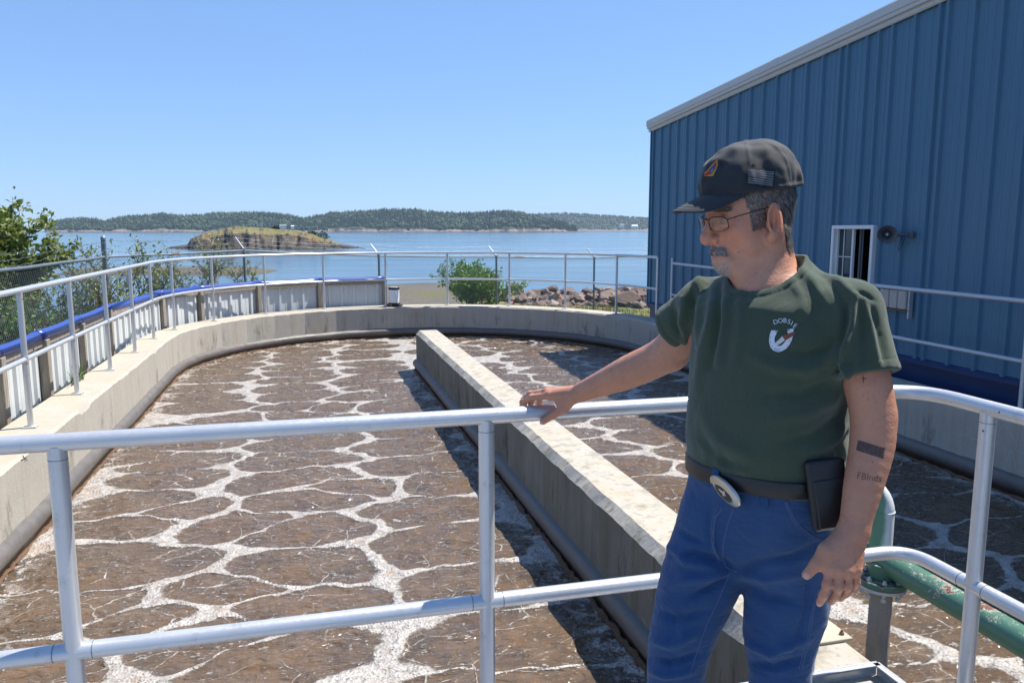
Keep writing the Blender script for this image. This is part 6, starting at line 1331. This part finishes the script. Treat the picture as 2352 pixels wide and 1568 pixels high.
# ---- eyes
m_eyeb = simple('eyeball', (.35, .32, .30), .2); m_iris = simple('iris', (.03, .02, .015), .2)
for sg in (-1, 1): under(man, MB().lathe([(max(.0001, .0142 * math.sin(a)), -.0142 * math.cos(a)) for a in np.linspace(.05, 3.09, 12)], 16, hw(.0735, sg * .033, 0), Matrix(HR_.tolist())).build('eyeball', m_eyeb))
# ---- hair, moustache, beard, brows as short strands
def strands(mask, n, lmin, lmax, dirfn, mats, name, w=.0011, lift=.25, seed=1):
    R = np.random.default_rng(seed); idx = R.choice(np.where(mask)[0], n); P0 = BV[idx] + R.normal(0, .0012, (n, 3)); Nn = BN[idx]; D = dirfn(H[idx], R, n); D = D @ HR_.T; D = D - Nn * (D * Nn).sum(1, keepdims=True) * .9; D /= np.linalg.norm(D, axis=1, keepdims=True) + 1e-9; D = D + Nn * lift * R.uniform(.4, 1.3, (n, 1)); D /= np.linalg.norm(D, axis=1, keepdims=True)
    L = R.uniform(lmin, lmax, (n, 1)); U = np.cross(D, Nn); U /= np.linalg.norm(U, axis=1, keepdims=True) + 1e-9; k = w * R.uniform(.6, 1.2, (n, 1)); cur = -Nn * L * .22 + np.array([0, 0, -.10]) * L
    a, b, c, d, e = P0 - U * k, P0 + U * k, P0 + D * L * .55 - U * k * .8, P0 + D * L * .55 + U * k * .8, P0 + D * L + cur
    V = np.stack([a, b, d, c, e], 1).reshape(-1, 3); i = np.arange(n)[:, None] * 5; F_ = np.concatenate([i + np.array([[0, 1, 2]]), i + np.array([[0, 2, 3]]), i + np.array([[3, 2, 4]])]); T = np.repeat(np.clip(R.normal(.45, .27, n), 0, 1), 5)
    ob = npmesh(name, V, F_, mats, smooth=True, attrs={'tint': ('FLOAT', T)}); ob['kind'] = 'stuff'; return under(man, ob)
def hairmat(name, a, b, c_):
    g = G(name); return g.bsdf(g.ramp(g.attr('tint'), [(0, a), (.5, b), (1, c_)]), .45)
m_hair = hairmat('grey hair', (.030, .026, .024), (.12, .108, .10), (.40, .37, .35)); m_must = hairmat('grizzled moustache', (.09, .075, .065), (.25, .225, .205), (.48, .45, .42)); m_brow = hairmat('dark brow', (.04, .03, .025), (.09, .07, .06), (.2, .17, .15)); m_goat = hairmat('white stubble', (.22, .20, .19), (.42, .40, .38), (.6, .58, .56))
def d_hair(h, R, n): return np.stack([-.45 - .2 * (h[:, 2] > 0) + R.normal(0, .15, n), R.normal(0, .15, n), -.95 + R.normal(0, .12, n)], 1)
hmask = hairm & (H[:, 2] < .062) & (H[:, 2] > -.105) & (H[:, 0] < .060)
backm = hmask & (H[:, 0] < -.026); frontm = hmask & ~backm
strands(backm, 5200, .012, .024, d_hair, m_hair, 'hair', .0008, .16, 3)
strands(frontm, 3600, .004, .009, d_hair, m_hair, 'hair', .0006, .10, 4)
mm = headm & (H[:, 0] > .080) & (np.abs(H[:, 1]) < .032) & (H[:, 2] < -.0515 - .26 * np.abs(H[:, 1])) & (H[:, 2] > -.0635 - .40 * np.abs(H[:, 1])) 
strands(mm, 900, .004, .008, lambda h, R, n: np.stack([np.full(n, .15), np.sign(h[:, 1]) * (.35 + 12 * np.abs(h[:, 1])) + R.normal(0, .2, n), np.full(n, -1.0)], 1), m_must, 'moustache', .0007, .35, 5)
gm = headm & (H[:, 0] > .062) & (np.abs(H[:, 1]) < .030) & (H[:, 2] < -.090) & (H[:, 2] > -.122)
strands(gm, 650, .003, .007, lambda h, R, n: np.stack([np.full(n, .2), R.normal(0, .25, n), np.full(n, -1.0)], 1), m_goat, 'goatee', .0005, .35, 6)
bmk = headm & (H[:, 0] > .06) & (np.abs(H[:, 1]) > .013) & (np.abs(H[:, 1]) < .050) & (np.abs(H[:, 2] - .0235 + .08 * (np.abs(H[:, 1]) - .03)) < .0045)
strands(bmk, 420, .006, .011, lambda h, R, n: np.stack([np.full(n, -.1), np.sign(h[:, 1]) + R.normal(0, .2, n), np.full(n, .1)], 1), m_brow, 'eyebrow', .0007, .3, 8)
# ---- glasses
m_rim = simple('dark metal frame', (.06, .045, .04), .35, .7); g = G('tinted lens'); gl = g.n('ShaderNodeBsdfGlossy'); gl.inputs['Roughness'].default_value = .03; tr = g.n('ShaderNodeBsdfTransparent'); tr.inputs[0].default_value = (.93, .89, .85, 1); fr = g.n('ShaderNodeFresnel'); fr.inputs[0].default_value = 1.6; mx = g.n('ShaderNodeMixShader'); g.L.new(fr.outputs[0], mx.inputs[0]); g.L.new(tr.outputs[0], mx.inputs[1]); g.L.new(gl.outputs[0], mx.inputs[2]); g.L.new(mx.outputs[0], g.out_.inputs[0]); m_lens = g.m
gp = lambda y, z, x=.1045: Vector(hw(x - 1.6 * y * y * 3 - .14 * z * 0, y, z))
glasses = None
for sg in (1, -1):
    cyl = .034 * sg; pts = []
    for t in np.arange(40) * 2 * math.pi / 40:
        ct, st2 = math.cos(t), math.sin(t); e = 2 / 3.2; yy = .0245 * math.copysign(abs(ct) ** e, ct); zz2 = .0155 * math.copysign(abs(st2) ** e, st2); pts.append((cyl + yy, -.006 + zz2))
    ring_ = [gp(y, z, .1045 + .10 * (z)) for y, z in pts]
    up_ = [q for q, (y, z) in zip(ring_, pts)]
    top_ = [ring_[i % 40] for i in range(-4, 25)]
    o = MB().tube(top_, .0012, 6).build('glasses' if glasses is None else 'rim', m_rim)
    if glasses is None: glasses = under(man, o)
    else: o.parent = glasses
    low_ = [ring_[i % 40] for i in range(24, 37)]; o = MB().tube(low_, .0005, 5).build('lower_rim', m_rim); o.parent = glasses
    c_ = sum(ring_, Vector()) / 40; fwd = Vector(HR_ @ np.array([1, 0, 0])); vs_ = [c_ + fwd * .0012] + ring_; o = MB().add(vs_, [(0, 1 + i, 1 + (i + 1) % 40) for i in range(40)]).build('lens', m_lens, smooth=80); o.parent = glasses
    hinge = gp(sg * .0595, .003, .1045); tmp = [hinge, Vector(hw(.085, sg * .072, .005)), Vector(hw(.04, sg * .0785, .010)), Vector(hw(.0, sg * .0825, .014)), Vector(hw(-.018, sg * .0825, .012)), Vector(hw(-.034, sg * .080, -.006))]; o = MB().tube([ring_[1] if sg > 0 else ring_[19]] + tmp, .00125, 6).build('temple_arm', m_rim); o.parent = glasses
br = [gp(.0105, .004, .105), gp(.005, .008, .110), gp(0, .009, .1115), gp(-.005, .008, .110), gp(-.0105, .004, .105)]; o = MB().tube(br, .0012, 6).build('bridge', m_rim); o.parent = glasses
# ================================================================== AIR
g = G('sea haze'); pv = g.n('ShaderNodeVolumePrincipled'); pv.inputs['Color'].default_value = (.62, .80, 1.0, 1); pv.inputs['Density'].default_value = 9e-5; pv.inputs['Anisotropy'].default_value = .1
g.L.new(pv.outputs[0], g.out_.inputs['Volume'])
hz = MB().box((0, 2150, (130 - 6) / 2), (9700, 5100, 136)).build('haze', g.m, smooth=0); tag(hz, 'thin blue summer haze over the bay', 'haze', kind='stuff')
